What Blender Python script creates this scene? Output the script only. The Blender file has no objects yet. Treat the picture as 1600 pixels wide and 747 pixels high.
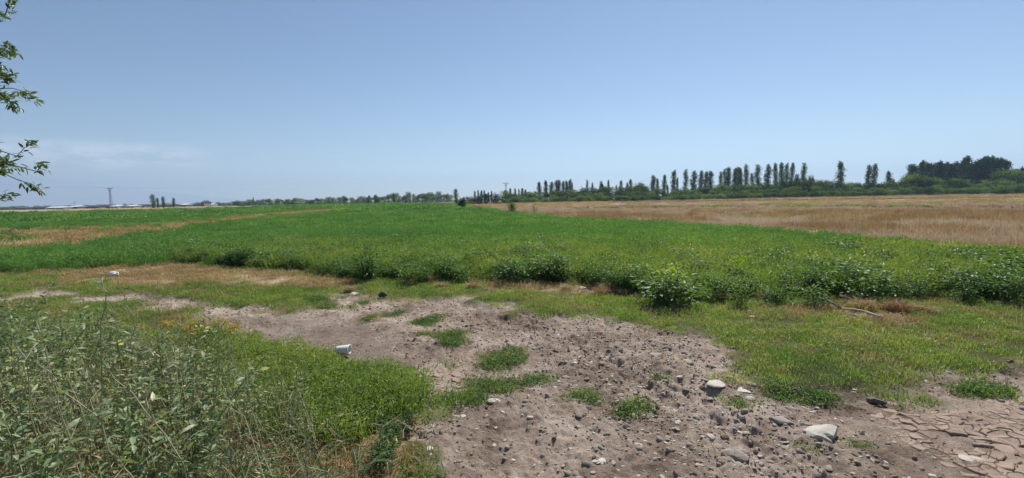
import bpy, math, random
import numpy as np
from mathutils import Matrix, Vector, Euler

random.seed(7)
RNG = np.random.default_rng(11)
R = math.radians
scene = bpy.context.scene
col = scene.collection

# ------------------------------------------------------------------ camera
CAM_H = 1.6
HFOV = 95.0
PITCH = math.atan(63.5 / 733.0)
ROLL = R(1.07)
FPX = 800.0 / math.tan(R(HFOV / 2))
fwd = Vector((0, math.cos(PITCH), -math.sin(PITCH)))
r0 = Vector((1, 0, 0)); u0 = Vector((0, math.sin(PITCH), math.cos(PITCH)))
rgt = r0 * math.cos(ROLL) - u0 * math.sin(ROLL)
upv = r0 * math.sin(ROLL) + u0 * math.cos(ROLL)
cam = bpy.data.cameras.new('camera')
cam.sensor_fit = 'HORIZONTAL'
cam.angle = R(HFOV)
cam.clip_start = 0.05
cam.clip_end = 30000
camo = bpy.data.objects.new('camera', cam)
col.objects.link(camo)
mw = Matrix.Identity(4)
for i in range(3):
    mw[i][0] = rgt[i]; mw[i][1] = upv[i]; mw[i][2] = -fwd[i]
mw[2][3] = CAM_H
camo.matrix_world = mw
scene.camera = camo

# ------------------------------------------------------------------ sky, sun, exposure
SUN_EL, SUN_AZ = 48.0, 26.0            # azimuth measured from +Y towards +X
world = bpy.data.worlds.new('World')
scene.world = world
world.use_nodes = True
wt = world.node_tree
for n in list(wt.nodes): wt.nodes.remove(n)
wo = wt.nodes.new('ShaderNodeOutputWorld')
bg = wt.nodes.new('ShaderNodeBackground')
sky = wt.nodes.new('ShaderNodeTexSky')
sky.sky_type = 'NISHITA'
sky.sun_disc = False
sky.sun_elevation = R(SUN_EL)
sky.sun_rotation = R(SUN_AZ)
sky.altitude = 900
sky.air_density = 0.95
sky.dust_density = 0.2
sky.ozone_density = 1.6
bg.inputs['Strength'].default_value = 0.060
# thin low cloud bank (direction based noise)
tc = wt.nodes.new('ShaderNodeTexCoord')
sep = wt.nodes.new('ShaderNodeSeparateXYZ')
wt.links.new(tc.outputs['Generated'], sep.inputs[0])
mp = wt.nodes.new('ShaderNodeMapping'); mp.inputs['Scale'].default_value = (11, 11, 34)
wt.links.new(tc.outputs['Generated'], mp.inputs[0])
nz = wt.nodes.new('ShaderNodeTexNoise'); nz.inputs['Scale'].default_value = 1.6; nz.inputs['Detail'].default_value = 9; nz.inputs['Roughness'].default_value = 0.68
wt.links.new(mp.outputs[0], nz.inputs['Vector'])
def wmr(src, a, b, c, d, smooth=True):
    m = wt.nodes.new('ShaderNodeMapRange')
    m.interpolation_type = 'SMOOTHSTEP' if smooth else 'LINEAR'
    m.inputs[1].default_value = a; m.inputs[2].default_value = b; m.inputs[3].default_value = c; m.inputs[4].default_value = d
    wt.links.new(src, m.inputs[0]); return m.outputs[0]
def wmath(op, a, b):
    m = wt.nodes.new('ShaderNodeMath'); m.operation = op
    for i, v in enumerate((a, b)):
        if isinstance(v, (int, float)): m.inputs[i].default_value = v
        else: wt.links.new(v, m.inputs[i])
    return m.outputs[0]
cl = wmr(nz.outputs['Fac'], 0.36, 0.62, 0, 1)
band = wmath('MULTIPLY', wmr(sep.outputs['Z'], 0.045, 0.075, 0, 1), wmr(sep.outputs['Z'], 0.085, 0.112, 1, 0))
gate = wmr(sep.outputs['X'], -0.50, -0.60, 0, 1)
nz2 = wt.nodes.new('ShaderNodeTexNoise'); nz2.inputs['Scale'].default_value = 2.4
wt.links.new(tc.outputs['Generated'], nz2.inputs['Vector'])
gate2 = wmr(nz2.outputs['Fac'], 0.62, 0.75, 0, 0.5)
cf = wmath('MULTIPLY', wmath('MULTIPLY', cl, band), wmath('MAXIMUM', gate, gate2))
cf = wmath('MULTIPLY', cf, 0.55)
mixs = wt.nodes.new('ShaderNodeMix'); mixs.data_type = 'RGBA'
wt.links.new(cf, mixs.inputs[0])
wt.links.new(sky.outputs[0], mixs.inputs[6])
mixs.inputs[7].default_value = (9.6, 9.9, 10.6, 1)
wt.links.new(mixs.outputs[2], bg.inputs['Color'])
wt.links.new(bg.outputs[0], wo.inputs['Surface'])

sun = bpy.data.lights.new('sun', 'SUN')
sun.energy = 4.0
sun.angle = R(0.53)
sun.color = (1.0, 0.955, 0.88)
suno = bpy.data.objects.new('sun', sun)
col.objects.link(suno)
sd = Vector((math.sin(R(SUN_AZ)) * math.cos(R(SUN_EL)), math.cos(R(SUN_AZ)) * math.cos(R(SUN_EL)), math.sin(R(SUN_EL))))
suno.rotation_euler = sd.to_track_quat('Z', 'Y').to_euler()
suno.location = (0, 0, 60)

scene.view_settings.view_transform = 'Standard'
scene.view_settings.look = 'None'
scene.view_settings.exposure = 0.75
scene.view_settings.gamma = 1.0
scene.view_settings.use_curve_mapping = False
scene.render.engine = 'CYCLES'
scene.cycles.max_bounces = 5
scene.cycles.diffuse_bounces = 2
scene.cycles.glossy_bounces = 2
scene.cycles.transmission_bounces = 3
scene.cycles.volume_bounces = 0
scene.cycles.caustics_reflective = False
scene.cycles.caustics_refractive = False

# ------------------------------------------------------------------ helpers
def hash01(ix, iy, seed):
    ix = ix.astype(np.int64).astype(np.uint32); iy = iy.astype(np.int64).astype(np.uint32)
    h = ix * np.uint32(374761393) + iy * np.uint32(668265263) + np.uint32(seed * 362437 + 1013904223)
    h = (h ^ (h >> np.uint32(13))) * np.uint32(1274126177)
    h = h ^ (h >> np.uint32(16))
    h = (h * np.uint32(2246822519)); h = h ^ (h >> np.uint32(15))
    return (h & np.uint32(0xFFFFFF)).astype(np.float64) / float(0xFFFFFF)

def vnoise(x, y, seed=0):
    ix = np.floor(x); iy = np.floor(y); fx = x - ix; fy = y - iy
    fx = fx * fx * fx * (fx * (fx * 6 - 15) + 10); fy = fy * fy * fy * (fy * (fy * 6 - 15) + 10)
    a = hash01(ix, iy, seed); b = hash01(ix + 1, iy, seed); c = hash01(ix, iy + 1, seed); d = hash01(ix + 1, iy + 1, seed)
    return (a + (b - a) * fx) * (1 - fy) + (c + (d - c) * fx) * fy

def fbm(x, y, size, octv=3, seed=0):
    s = 0.0; a = 1.0; t = 0.0; f = 1.0 / size
    for o in range(octv):
        c, q = math.cos(o * 0.7), math.sin(o * 0.7)
        s = s + a * vnoise((x * c - y * q) * f + 17.3 * o, (x * q + y * c) * f - 9.1 * o, seed + o)
        t += a; a *= 0.5; f *= 2.03
    return s / t

def smooth(e0, e1, v):
    t = np.clip((v - e0) / (e1 - e0), 0, 1)
    return t * t * (3 - 2 * t)

def at(px, py, z=0.0):
    """photo pixel -> point on the horizontal plane z"""
    d = fwd * FPX + rgt * (px - 800) + upv * (373.5 - py)
    t = (z - CAM_H) / d.z
    return Vector((d.x * t, d.y * t, z))

def atd(px, py, depth):
    """photo pixel -> point at a given ground distance along Y"""
    d = fwd * FPX + rgt * (px - 800) + upv * (373.5 - py)
    t = depth / d.y
    return Vector((d.x * t, depth, CAM_H + d.z * t))

def poly(*pts):
    return np.array([[p.x, p.y] for p in (at(*q) for q in pts)])

def sdf(P, x, y):
    """signed distance, positive inside"""
    dmin = np.full(x.shape, 1e9); ins = np.zeros(x.shape, bool)
    n = len(P)
    for i in range(n):
        ax, ay = P[i]; bx, by = P[(i + 1) % n]
        ex, ey = bx - ax, by - ay
        t = np.clip(((x - ax) * ex + (y - ay) * ey) / (ex * ex + ey * ey + 1e-12), 0, 1)
        dmin = np.minimum(dmin, (x - ax - t * ex) ** 2 + (y - ay - t * ey) ** 2)
        cond = ((ay > y) != (by > y))
        with np.errstate(divide='ignore', invalid='ignore'):
            xi = (bx - ax) * (y - ay) / (by - ay + 1e-15) + ax
        ins ^= cond & (x < xi)
    d = np.sqrt(dmin)
    return np.where(ins, d, -d)

def line_dist(P, x, y):
    dmin = np.full(x.shape, 1e9)
    for i in range(len(P) - 1):
        ax, ay = P[i]; bx, by = P[i + 1]
        ex, ey = bx - ax, by - ay
        t = np.clip(((x - ax) * ex + (y - ay) * ey) / (ex * ex + ey * ey), 0, 1)
        dmin = np.minimum(dmin, (x - ax - t * ex) ** 2 + (y - ay - t * ey) ** 2)
    return np.sqrt(dmin)

def mkmesh(name, V, F, mats, rnd=None, smooth_sh=False, mi=None):
    V = np.ascontiguousarray(V, dtype=np.float32); F = np.ascontiguousarray(F, dtype=np.int32)
    me = bpy.data.meshes.new(name)
    me.vertices.add(len(V)); me.vertices.foreach_set('co', V.ravel())
    m, k = F.shape
    me.loops.add(m * k); me.loops.foreach_set('vertex_index', F.ravel())
    me.polygons.add(m); me.polygons.foreach_set('loop_start', (np.arange(m) * k).astype(np.int32))
    if not isinstance(mats, (list, tuple)): mats = [mats]
    for mt in mats: me.materials.append(mt)
    if mi is not None: me.polygons.foreach_set('material_index', np.asarray(mi, dtype=np.int32))
    me.polygons.foreach_set('use_smooth', np.full(m, smooth_sh))
    if rnd is not None:
        a = me.attributes.new('rnd', 'FLOAT', 'POINT')
        a.data.foreach_set('value', np.asarray(rnd, dtype=np.float32))
    me.update(calc_edges=True)
    return me

class MB:
    def __init__(s): s.V = []; s.F = []; s.A = []; s.M = []; s.n = 0
    def add(s, V, F, rnd=0.5, m=0):
        V = np.asarray(V, float); F = np.asarray(F, int)
        s.V.append(V); s.F.append(F + s.n); s.n += len(V)
        s.A.append(np.broadcast_to(np.asarray(rnd, float), (len(V),)).copy())
        s.M.append(np.full(len(F), m))
    def mesh(s, name, mats, smooth_sh=False):
        return mkmesh(name, np.concatenate(s.V), np.concatenate(s.F), mats, np.concatenate(s.A), smooth_sh, np.concatenate(s.M))

def unit(v): return v / (np.linalg.norm(v, axis=-1, keepdims=True) + 1e-9)

def add_leaves(mb, P, D, L, W, rng, fine=False, m=0, rnd=None, curl=0.25):
    """leaf blades at P along D; two-triangle (coarse) or ten-vertex lanceolate (fine)"""
    n = len(P)
    D = unit(D); ref = unit(rng.normal(size=(n, 3)) * 0.7 + np.array([0, 0, 1.0]))
    S = unit(np.cross(D, ref)); N = np.cross(S, D)
    L = np.broadcast_to(L, (n,))[:, None]; W = np.broadcast_to(W, (n,))[:, None]
    if rnd is None: rnd = rng.random(n)
    if not fine:
        v = np.stack([P, P + D * L * .45 + S * W * .5 + N * W * .12, P + D * L - N * L * curl * .5, P + D * L * .45 - S * W * .5 + N * W * .12], 1)
        T = np.array([[0, 1, 2], [0, 2, 3]])
    else:
        def q(t, w, dn): return P + D * L * t + S * W * w - N * L * dn * curl + N * np.abs(w) * W * .25
        v = np.stack([P, q(.28, .42, .03), q(.62, .40, .25), q(1, 0, .75), q(.62, -.40, .25), q(.28, -.42, .03), q(.3, 0, .03), q(.64, 0, .25)], 1)
        T = np.array([[0, 1, 6], [1, 2, 7], [1, 7, 6], [2, 3, 7], [3, 4, 7], [4, 5, 6], [4, 6, 7], [5, 0, 6]])
    k = v.shape[1]
    F = (np.arange(n)[:, None, None] * k + T[None]).reshape(-1, 3)
    mb.add(v.reshape(-1, 3), F, np.repeat(rnd, k), m)

def add_blades(mb, P, H, W, lean, rng, m=0, rnd=None, segs=2):
    n = len(P); a = rng.random(n) * 2 * math.pi
    H = np.broadcast_to(H, (n,))[:, None]; W = np.broadcast_to(W, (n,))[:, None]
    lean = np.broadcast_to(lean, (n,))[:, None]
    dr = np.stack([np.cos(a), np.sin(a), np.zeros(n)], 1)
    b = rng.random(n) * 2 * math.pi
    S = np.stack([np.cos(b), np.sin(b), np.zeros(n)], 1)
    Z = np.array([0, 0, 1.0])
    if rnd is None: rnd = rng.random(n)
    m1 = P + Z * H * .55 + dr * H * lean * .35
    tp = P + Z * H * (1 - .3 * np.clip(lean, 0, 2)) + dr * H * lean
    v = np.stack([P - S * W * .5, P + S * W * .5, m1 - S * W * .4, m1 + S * W * .4, tp], 1)
    T = np.array([[0, 1, 3], [0, 3, 2], [2, 3, 4]])
    F = (np.arange(n)[:, None, None] * 5 + T[None]).reshape(-1, 3)
    mb.add(v.reshape(-1, 3), F, np.repeat(rnd, 5), m)

def add_tube(mb, path, radii, n=6, m=0, rnd=0.5, cap=True):
    path = [Vector(p) for p in path]
    V = []; F = []
    for i, p in enumerate(path):
        t = (path[min(i + 1, len(path) - 1)] - path[max(i - 1, 0)]).normalized()
        ref = Vector((0, 0, 1)) if abs(t.z) < .9 else Vector((1, 0, 0))
        s = t.cross(ref).normalized(); u = s.cross(t)
        for k in range(n):
            a = 2 * math.pi * k / n
            V.append(p + (s * math.cos(a) + u * math.sin(a)) * radii[i])
    for i in range(len(path) - 1):
        for k in range(n):
            a = i * n + k; b = i * n + (k + 1) % n; c = a + n; d = b + n
            F += [(a, b, d), (a, d, c)]
    if cap:
        c0 = len(V); V.append(path[0]); c1 = len(V); V.append(path[-1])
        for k in range(n):
            F.append((c0, (k + 1) % n, k)); o = (len(path) - 1) * n; F.append((c1, o + k, o + (k + 1) % n))
    mb.add([tuple(v) for v in V], F, rnd, m)

def add_box(mb, c, s, rz=0.0, m=0, rnd=.5):
    x, y, z = s[0] / 2, s[1] / 2, s[2] / 2
    v = np.array([(i, j, k) for k in (-z, z) for j in (-y, y) for i in (-x, x)])
    ca, sa = math.cos(rz), math.sin(rz)
    v = np.stack([v[:, 0] * ca - v[:, 1] * sa, v[:, 0] * sa + v[:, 1] * ca, v[:, 2]], 1) + np.array(c)
    q = [(0, 2, 3, 1), (4, 5, 7, 6), (0, 1, 5, 4), (2, 6, 7, 3), (0, 4, 6, 2), (1, 3, 7, 5)]
    F = [t for a, b, c2, d in q for t in ((a, b, c2), (a, c2, d))]
    mb.add(v, F, rnd, m)

def link(name, data, parent=None, loc=None, rot=None, scale=None, kind=None):
    o = bpy.data.objects.new(name, data); col.objects.link(o)
    if parent: o.parent = parent
    if loc is not None: o.location = loc
    if rot is not None: o.rotation_euler = rot
    if scale is not None: o.scale = scale if hasattr(scale, '__len__') else (scale,) * 3
    if kind: o['kind'] = kind
    return o

def tag(o, label, cat=None, group=None, kind=None):
    o['label'] = label
    if cat: o['category'] = cat
    if group: o['group'] = group
    if kind: o['kind'] = kind
    return o

# ------------------------------------------------------------------ materials
def new_mat(name):
    m = bpy.data.materials.new(name); m.use_nodes = True
    nt = m.node_tree
    for n in list(nt.nodes): nt.nodes.remove(n)
    out = nt.nodes.new('ShaderNodeOutputMaterial')
    return m, nt, out

def ramp(nt, src, stops):
    r = nt.nodes.new('ShaderNodeValToRGB')
    el = r.color_ramp.elements
    while len(el) < len(stops): el.new(0.5)
    for e, (p, c) in zip(el, stops):
        e.position = p; e.color = (*c, 1)
    nt.links.new(src, r.inputs[0])
    return r.outputs[0]

def mathn(nt, op, a, b=None, c=None):
    m = nt.nodes.new('ShaderNodeMath'); m.operation = op
    for i, v in enumerate((a, b, c)):
        if v is None: continue
        if isinstance(v, (int, float)): m.inputs[i].default_value = v
        else: nt.links.new(v, m.inputs[i])
    return m.outputs[0]

def noise(nt, scale, detail=4, rough=.55, vec=None):
    n = nt.nodes.new('ShaderNodeTexNoise')
    n.inputs['Scale'].default_value = scale; n.inputs['Detail'].default_value = detail; n.inputs['Roughness'].default_value = rough
    if vec is None:
        g = nt.nodes.new('ShaderNodeNewGeometry'); vec = g.outputs['Position']
    nt.links.new(vec, n.inputs['Vector'])
    return n.outputs['Fac']

def leaf_mat(name, stops, trans=.35, rough=.5, spec=.35, tcol=1.5, field=None, orand=.5):
    """leaf colour varies by leaf, by plant and by a slow drift over the ground"""
    m, nt, out = new_mat(name)
    a = nt.nodes.new('ShaderNodeAttribute'); a.attribute_name = 'rnd'
    oi = nt.nodes.new('ShaderNodeObjectInfo')
    f = mathn(nt, 'ADD', mathn(nt, 'MULTIPLY', a.outputs['Fac'], 1 - orand - .15), mathn(nt, 'MULTIPLY', oi.outputs['Random'], orand))
    nf = noise(nt, field or .35, 3)
    f = mathn(nt, 'ADD', f, mathn(nt, 'MULTIPLY', mathn(nt, 'SUBTRACT', nf, .5), .9))
    nf2 = noise(nt, (field or .35) * .22, 3)
    f = mathn(nt, 'ADD', f, mathn(nt, 'MULTIPLY', mathn(nt, 'SUBTRACT', nf2, .5), .6))
    f = mathn(nt, 'ADD', f, .08)
    c = ramp(nt, f, stops)
    p = nt.nodes.new('ShaderNodeBsdfPrincipled')
    p.inputs['Roughness'].default_value = rough
    p.inputs['Specular IOR Level'].default_value = spec
    nt.links.new(c, p.inputs['Base Color'])
    if trans > 0:
        t = nt.nodes.new('ShaderNodeBsdfTranslucent')
        mx = nt.nodes.new('ShaderNodeMix'); mx.data_type = 'RGBA'; mx.blend_type = 'MULTIPLY'; mx.inputs[0].default_value = 1
        nt.links.new(c, mx.inputs[6]); mx.inputs[7].default_value = (tcol * 1.05, tcol * 1.1, tcol * .55, 1)
        nt.links.new(mx.outputs[2], t.inputs['Color'])
        ms = nt.nodes.new('ShaderNodeMixShader'); ms.inputs[0].default_value = trans
        nt.links.new(p.outputs[0], ms.inputs[1]); nt.links.new(t.outputs[0], ms.inputs[2])
        nt.links.new(ms.outputs[0], out.inputs['Surface'])
    else:
        nt.links.new(p.outputs[0], out.inputs['Surface'])
    return m

def solid_mat(name, stops, rough=.8, scale=8, spec=.3, bump=0.0, bscale=60, orand=.3, metal=0.0):
    m, nt, out = new_mat(name)
    tcd = nt.nodes.new('ShaderNodeTexCoord')
    oi = nt.nodes.new('ShaderNodeObjectInfo')
    n1 = noise(nt, scale, 5, .6, tcd.outputs['Object'])
    f = mathn(nt, 'ADD', mathn(nt, 'MULTIPLY', mathn(nt, 'SUBTRACT', n1, .5), 1.5), .5 - orand / 2)
    f = mathn(nt, 'ADD', f, mathn(nt, 'MULTIPLY', oi.outputs['Random'], orand))
    c = ramp(nt, f, stops)
    p = nt.nodes.new('ShaderNodeBsdfPrincipled')
    p.inputs['Roughness'].default_value = rough
    p.inputs['Specular IOR Level'].default_value = spec
    p.inputs['Metallic'].default_value = metal
    nt.links.new(c, p.inputs['Base Color'])
    if bump:
        b = nt.nodes.new('ShaderNodeBump'); b.inputs['Strength'].default_value = bump; b.inputs['Distance'].default_value = .02
        nt.links.new(noise(nt, bscale, 5, .65, tcd.outputs['Object']), b.inputs['Height'])
        nt.links.new(b.outputs[0], p.inputs['Normal'])
    nt.links.new(p.outputs[0], out.inputs['Surface'])
    return m

M = {}
M['lawn'] = leaf_mat('short_grass_blade', [(0, (0.094, 0.155, 0.041)), (.45, (0.169, 0.247, 0.062)), (.8, (0.281, 0.326, 0.090)), (1, (0.494, 0.396, 0.180))], .35, .5, field=.8)
M['field'] = leaf_mat('field_crop_leaf', [(0, (0.051, 0.134, 0.043)), (.5, (0.092, 0.204, 0.053)), (.85, (0.161, 0.270, 0.074)), (1, (0.300, 0.327, 0.120))], .38, .52, .3, field=.25)  # palest end of the ramp paints scattered glints into the leaf colour
M['meadow'] = leaf_mat('meadow_grass_blade', [(0, (0.083, 0.149, 0.039)), (.5, (0.158, 0.231, 0.054)), (.85, (0.265, 0.298, 0.085)), (1, (0.497, 0.402, 0.214))], .4, .5, field=.5)
M['straw'] = leaf_mat('dry_straw_blade', [(0, (0.230, 0.147, 0.079)), (.5, (0.391, 0.275, 0.159)), (1, (0.575, 0.469, 0.305))], .3, .6, .25, tcol=1.2, field=.5)
M['rust'] = leaf_mat('rust_dry_stem', [(0, (0.195, 0.110, 0.081)), (.5, (0.406, 0.250, 0.160)), (1, (0.600, 0.501, 0.347))], .25, .7, .2, tcol=1.2, field=.35)
M['dryfield'] = leaf_mat('pale_dry_field_stem', [(0, (0.322, 0.202, 0.184)), (.5, (0.532, 0.367, 0.336)), (1, (0.600, 0.595, 0.561))], .25, .7, .2, tcol=1.2, field=.2)
M['weed'] = leaf_mat('weed_bush_leaf', [(0, (0.037, 0.083, 0.023)), (.5, (0.076, 0.145, 0.040)), (.85, (0.151, 0.239, 0.059)), (1, (0.287, 0.341, 0.098))], .35, .52, .35, field=.7)
M['lime'] = leaf_mat('young_lime_leaf', [(0, (0.154, 0.242, 0.022)), (1, (0.286, 0.363, 0.033))], .5, .45, .4)
M['greyweed'] = leaf_mat('grey_green_weed_leaf', [(0, (0.086, 0.140, 0.056)), (.45, (0.159, 0.221, 0.099)), (.8, (0.272, 0.326, 0.173)), (.94, (0.567, 0.541, 0.345)), (1, (0.600, 0.600, 0.303))], .3, .5, .38, tcol=1.3, field=1.2, orand=.35)
M['feather'] = leaf_mat('feathery_leaflet', [(0, (0.035, 0.083, 0.035)), (1, (0.094, 0.158, 0.062))], .3, .5, .4)
M['drystem'] = leaf_mat('pale_weed_stem', [(0, (0.198, 0.198, 0.099)), (1, (0.440, 0.396, 0.242))], 0, .6, .3)
M['greenstem'] = leaf_mat('green_weed_stem', [(0, (0.119, 0.144, 0.048)), (1, (0.272, 0.272, 0.112))], 0, .6, .3)
M['poplar'] = leaf_mat('poplar_leaf', [(0, (0.047, 0.086, 0.036)), (.5, (0.084, 0.141, 0.056)), (1, (0.150, 0.215, 0.091))], .22, .75, .12, field=.12)
M['round'] = leaf_mat('round_tree_leaf', [(0, (0.035, 0.066, 0.019)), (.5, (0.063, 0.109, 0.029)), (1, (0.118, 0.181, 0.049))], .25, .75, .12, field=.1)
M['willow'] = leaf_mat('willow_leaf', [(0, (0.074, 0.129, 0.035)), (.5, (0.123, 0.192, 0.056)), (1, (0.214, 0.292, 0.093))], .28, .75, .12, field=.1)
M['dark'] = leaf_mat('dark_wood_leaf', [(0, (0.022, 0.054, 0.028)), (.6, (0.040, 0.092, 0.044)), (1, (0.078, 0.149, 0.066))], .15, .75, .12, field=.1)
M['overhang'] = leaf_mat('overhanging_leaf', [(0, (0.053, 0.083, 0.031)), (.5, (0.090, 0.134, 0.043)), (1, (0.166, 0.226, 0.071))], .3, .42, .4, field=1.5)
M['yellow'] = leaf_mat('yellow_flower', [(0, (.38, .28, .08)), (1, (.52, .42, .16))], .3, .6, .2)
M['bark'] = solid_mat('bark', [(0, (.07, .055, .04)), (1, (.2, .165, .125))], .9, 6, bump=.6)
M['stone'] = solid_mat('pale_river_stone', [(0, (0.164, 0.135, 0.108)), (.5, (0.270, 0.227, 0.182)), (1, (0.385, 0.330, 0.267))], .75, 9, .3, .25, 50, .8)
M['stone_white'] = solid_mat('white_stone', [(0, (0.340, 0.309, 0.267)), (1, (0.562, 0.522, 0.457))], .75, 9, .3, .2, 50)
M['stone_dark'] = solid_mat('dark_stone', [(0, (0.066, 0.057, 0.050)), (1, (0.187, 0.160, 0.135))], .7, 9, .35, .3, 40)
M['clod'] = solid_mat('earth_clod', [(0, (0.165, 0.112, 0.079)), (1, (0.344, 0.250, 0.184))], .95, 12, .1, .5, 40, .6)
M['mud'] = solid_mat('dry_mud_plate', [(0, (0.215, 0.157, 0.120)), (1, (0.366, 0.279, 0.223))], .92, 7, .15, .35, 55, .5)
M['wood'] = solid_mat('weathered_wood', [(0, (.22, .19, .15)), (1, (.5, .45, .37))], .85, 14, .2, .4, 40)
M['darkwood'] = solid_mat('dark_rotten_wood', [(0, (.05, .045, .04)), (1, (.24, .22, .2))], .9, 25, .2, .7, 50)
M['plastic'] = solid_mat('white_plastic', [(0, (.62, .62, .60)), (1, (.82, .82, .80))], .4, 10, .5, .1, 30)
M['blackbag'] = solid_mat('black_plastic_film', [(0, (.008, .008, .012)), (1, (.03, .03, .04))], .3, 10, .5)
M['wallwhite'] = solid_mat('whitewashed_wall', [(0, (.5, .49, .46)), (1, (.75, .74, .71))], .9, .4, .2)
M['walltan'] = solid_mat('stone_house_wall', [(0, (.22, .18, .15)), (1, (.36, .31, .26))], .9, .4, .2)
M['roofmetal'] = solid_mat('pale_sheet_roof', [(0, (.55, .55, .56)), (1, (.8, .8, .8))], .5, .3, .4)
M['roofdark'] = solid_mat('dark_sheet_roof', [(0, (.06, .05, .05)), (1, (.14, .11, .1))], .7, .3, .3)
M['glass'] = solid_mat('dark_window_glass', [(0, (.02, .025, .03)), (1, (.05, .055, .06))], .15, 1, .5)
M['steel'] = solid_mat('galvanised_steel', [(0, (.16, .16, .17)), (1, (.28, .28, .29))], .55, 2, .4, metal=.5)

# ------------------------------------------------------------------ layout of the ground (metres)
DIRT = poly((250, 476), (262, 468), (345, 468), (470, 477), (520, 460), (553, 450), (640, 461), (740, 466), (812, 484), (900, 494), (1000, 506),
            (1085, 520), (1135, 550), (1165, 590), (1215, 612), (1330, 612), (1440, 612), (1478, 585), (1530, 568), (1600, 562), (2100, 560), (2400, 900),
            (1600, 1400), (600, 1400), (585, 900), (632, 747), (645, 690), (700, 648), (668, 612), (600, 580), (500, 548), (420, 533), (330, 508), (265, 490))
DIRT2 = poly((20, 464), (55, 452), (150, 455), (260, 460), (335, 466), (250, 475), (120, 474))
DIRT3 = poly((-60, 470), (-20, 462), (18, 465), (10, 472))
STRAW = poly((-260, 392), (0, 391), (100, 394), (200, 403), (330, 420), (520, 430), (560, 441), (470, 446), (330, 440), (200, 446), (90, 434), (0, 424), (-260, 424))
STRAW2 = poly((480, 790), (510, 715), (545, 668), (610, 655), (664, 650), (648, 690), (636, 790))
STRAW3 = poly((740, 440), (830, 440), (960, 452), (960, 462), (860, 458), (750, 452))
STRAW4 = poly((1215, 478), (1300, 476), (1420, 484), (1440, 500), (1380, 506), (1300, 490), (1220, 490))
DAMP = poly((350, 490), (470, 484), (560, 495), (620, 520), (660, 560), (690, 600), (720, 640), (650, 600), (560, 560), (440, 530))
DRYF = poly((560, 318), (640, 319.5), (700, 322), (770, 331), (830, 341), (1000, 355), (1150, 367), (1350, 387), (1600, 408), (2300, 470), (2600, 330), (2000, 300), (1600, 298.6), (1300, 304), (1000, 309.6), (700, 315.3))
VERGE = poly((-400, 372), (0, 361), (150, 357), (300, 347), (420, 334), (600, 322.5), (640, 319), (640, 321), (600, 326), (420, 342), (300, 360), (200, 377), (110, 397), (-400, 406))
FARTAN = poly((-500, 338), (0, 328.6), (420, 320.8), (420, 325), (300, 331), (0, 337), (-500, 352))
MUD = poly((1320, 628), (1420, 612), (1490, 620), (1640, 596), (1780, 640), (1760, 760), (1600, 765), (1500, 740), (1400, 690), (1350, 655))
MUD2 = poly((640, 566), (700, 560), (760, 575), (735, 608), (712, 628), (672, 604))
PL1 = poly((870, 325), (1200, 321), (1600, 324), (1900, 330), (1900, 337), (1600, 331), (1300, 326.5), (900, 328))
PL2 = poly((950, 314), (1300, 309.5), (1600, 306), (1600, 308.5), (1300, 312.5), (960, 316.5))
PL3 = poly((600, 317), (800, 315.3), (800, 319), (700, 320), (600, 318.4))
RUT = np.array([[p.x, p.y] for p in (at(*q) for q in ((800, 492), (880, 520), (960, 560), (1090, 622), (1200, 690), (1290, 760), (1400, 860)))])
RUT2 = np.array([[p.x, p.y] for p in (at(*q) for q in ((470, 482), (560, 500), (640, 545), (720, 610), (800, 690)))])
ISL = [(605, 487, 34, 11), (676, 494, 20, 8), (690, 522, 46, 11), (742, 543, 22, 10), (792, 555, 30, 15), (760, 594, 55, 15), (718, 616, 40, 10), (700, 566, 14, 8), (905, 614, 24, 8), (985, 632, 26, 9),
       (1222, 604, 26, 10), (1283, 612, 24, 12), (1028, 584, 12, 6), (1150, 618, 16, 7), (480, 470, 40, 8), (1255, 690, 22, 6), (1345, 684, 16, 6), (1030, 736, 10, 8), (1540, 600, 40, 8), (840, 585, 16, 5), (560, 470, 14, 4)]
ISLW = []
for (px, py, w, h) in ISL:
    c = at(px, py); D = c.y
    rx, ry = w * D / FPX, h * D * D / (FPX * CAM_H)
    lob = random.Random(int(px * 7 + py))
    ISLW.append((c.x, c.y, rx * .55, ry * .6))
    for q in range(4):
        ISLW.append((c.x + lob.uniform(-.85, .85) * rx, c.y + lob.uniform(-.8, .8) * ry, rx * lob.uniform(.25, .5), ry * lob.uniform(.25, .55)))

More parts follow.
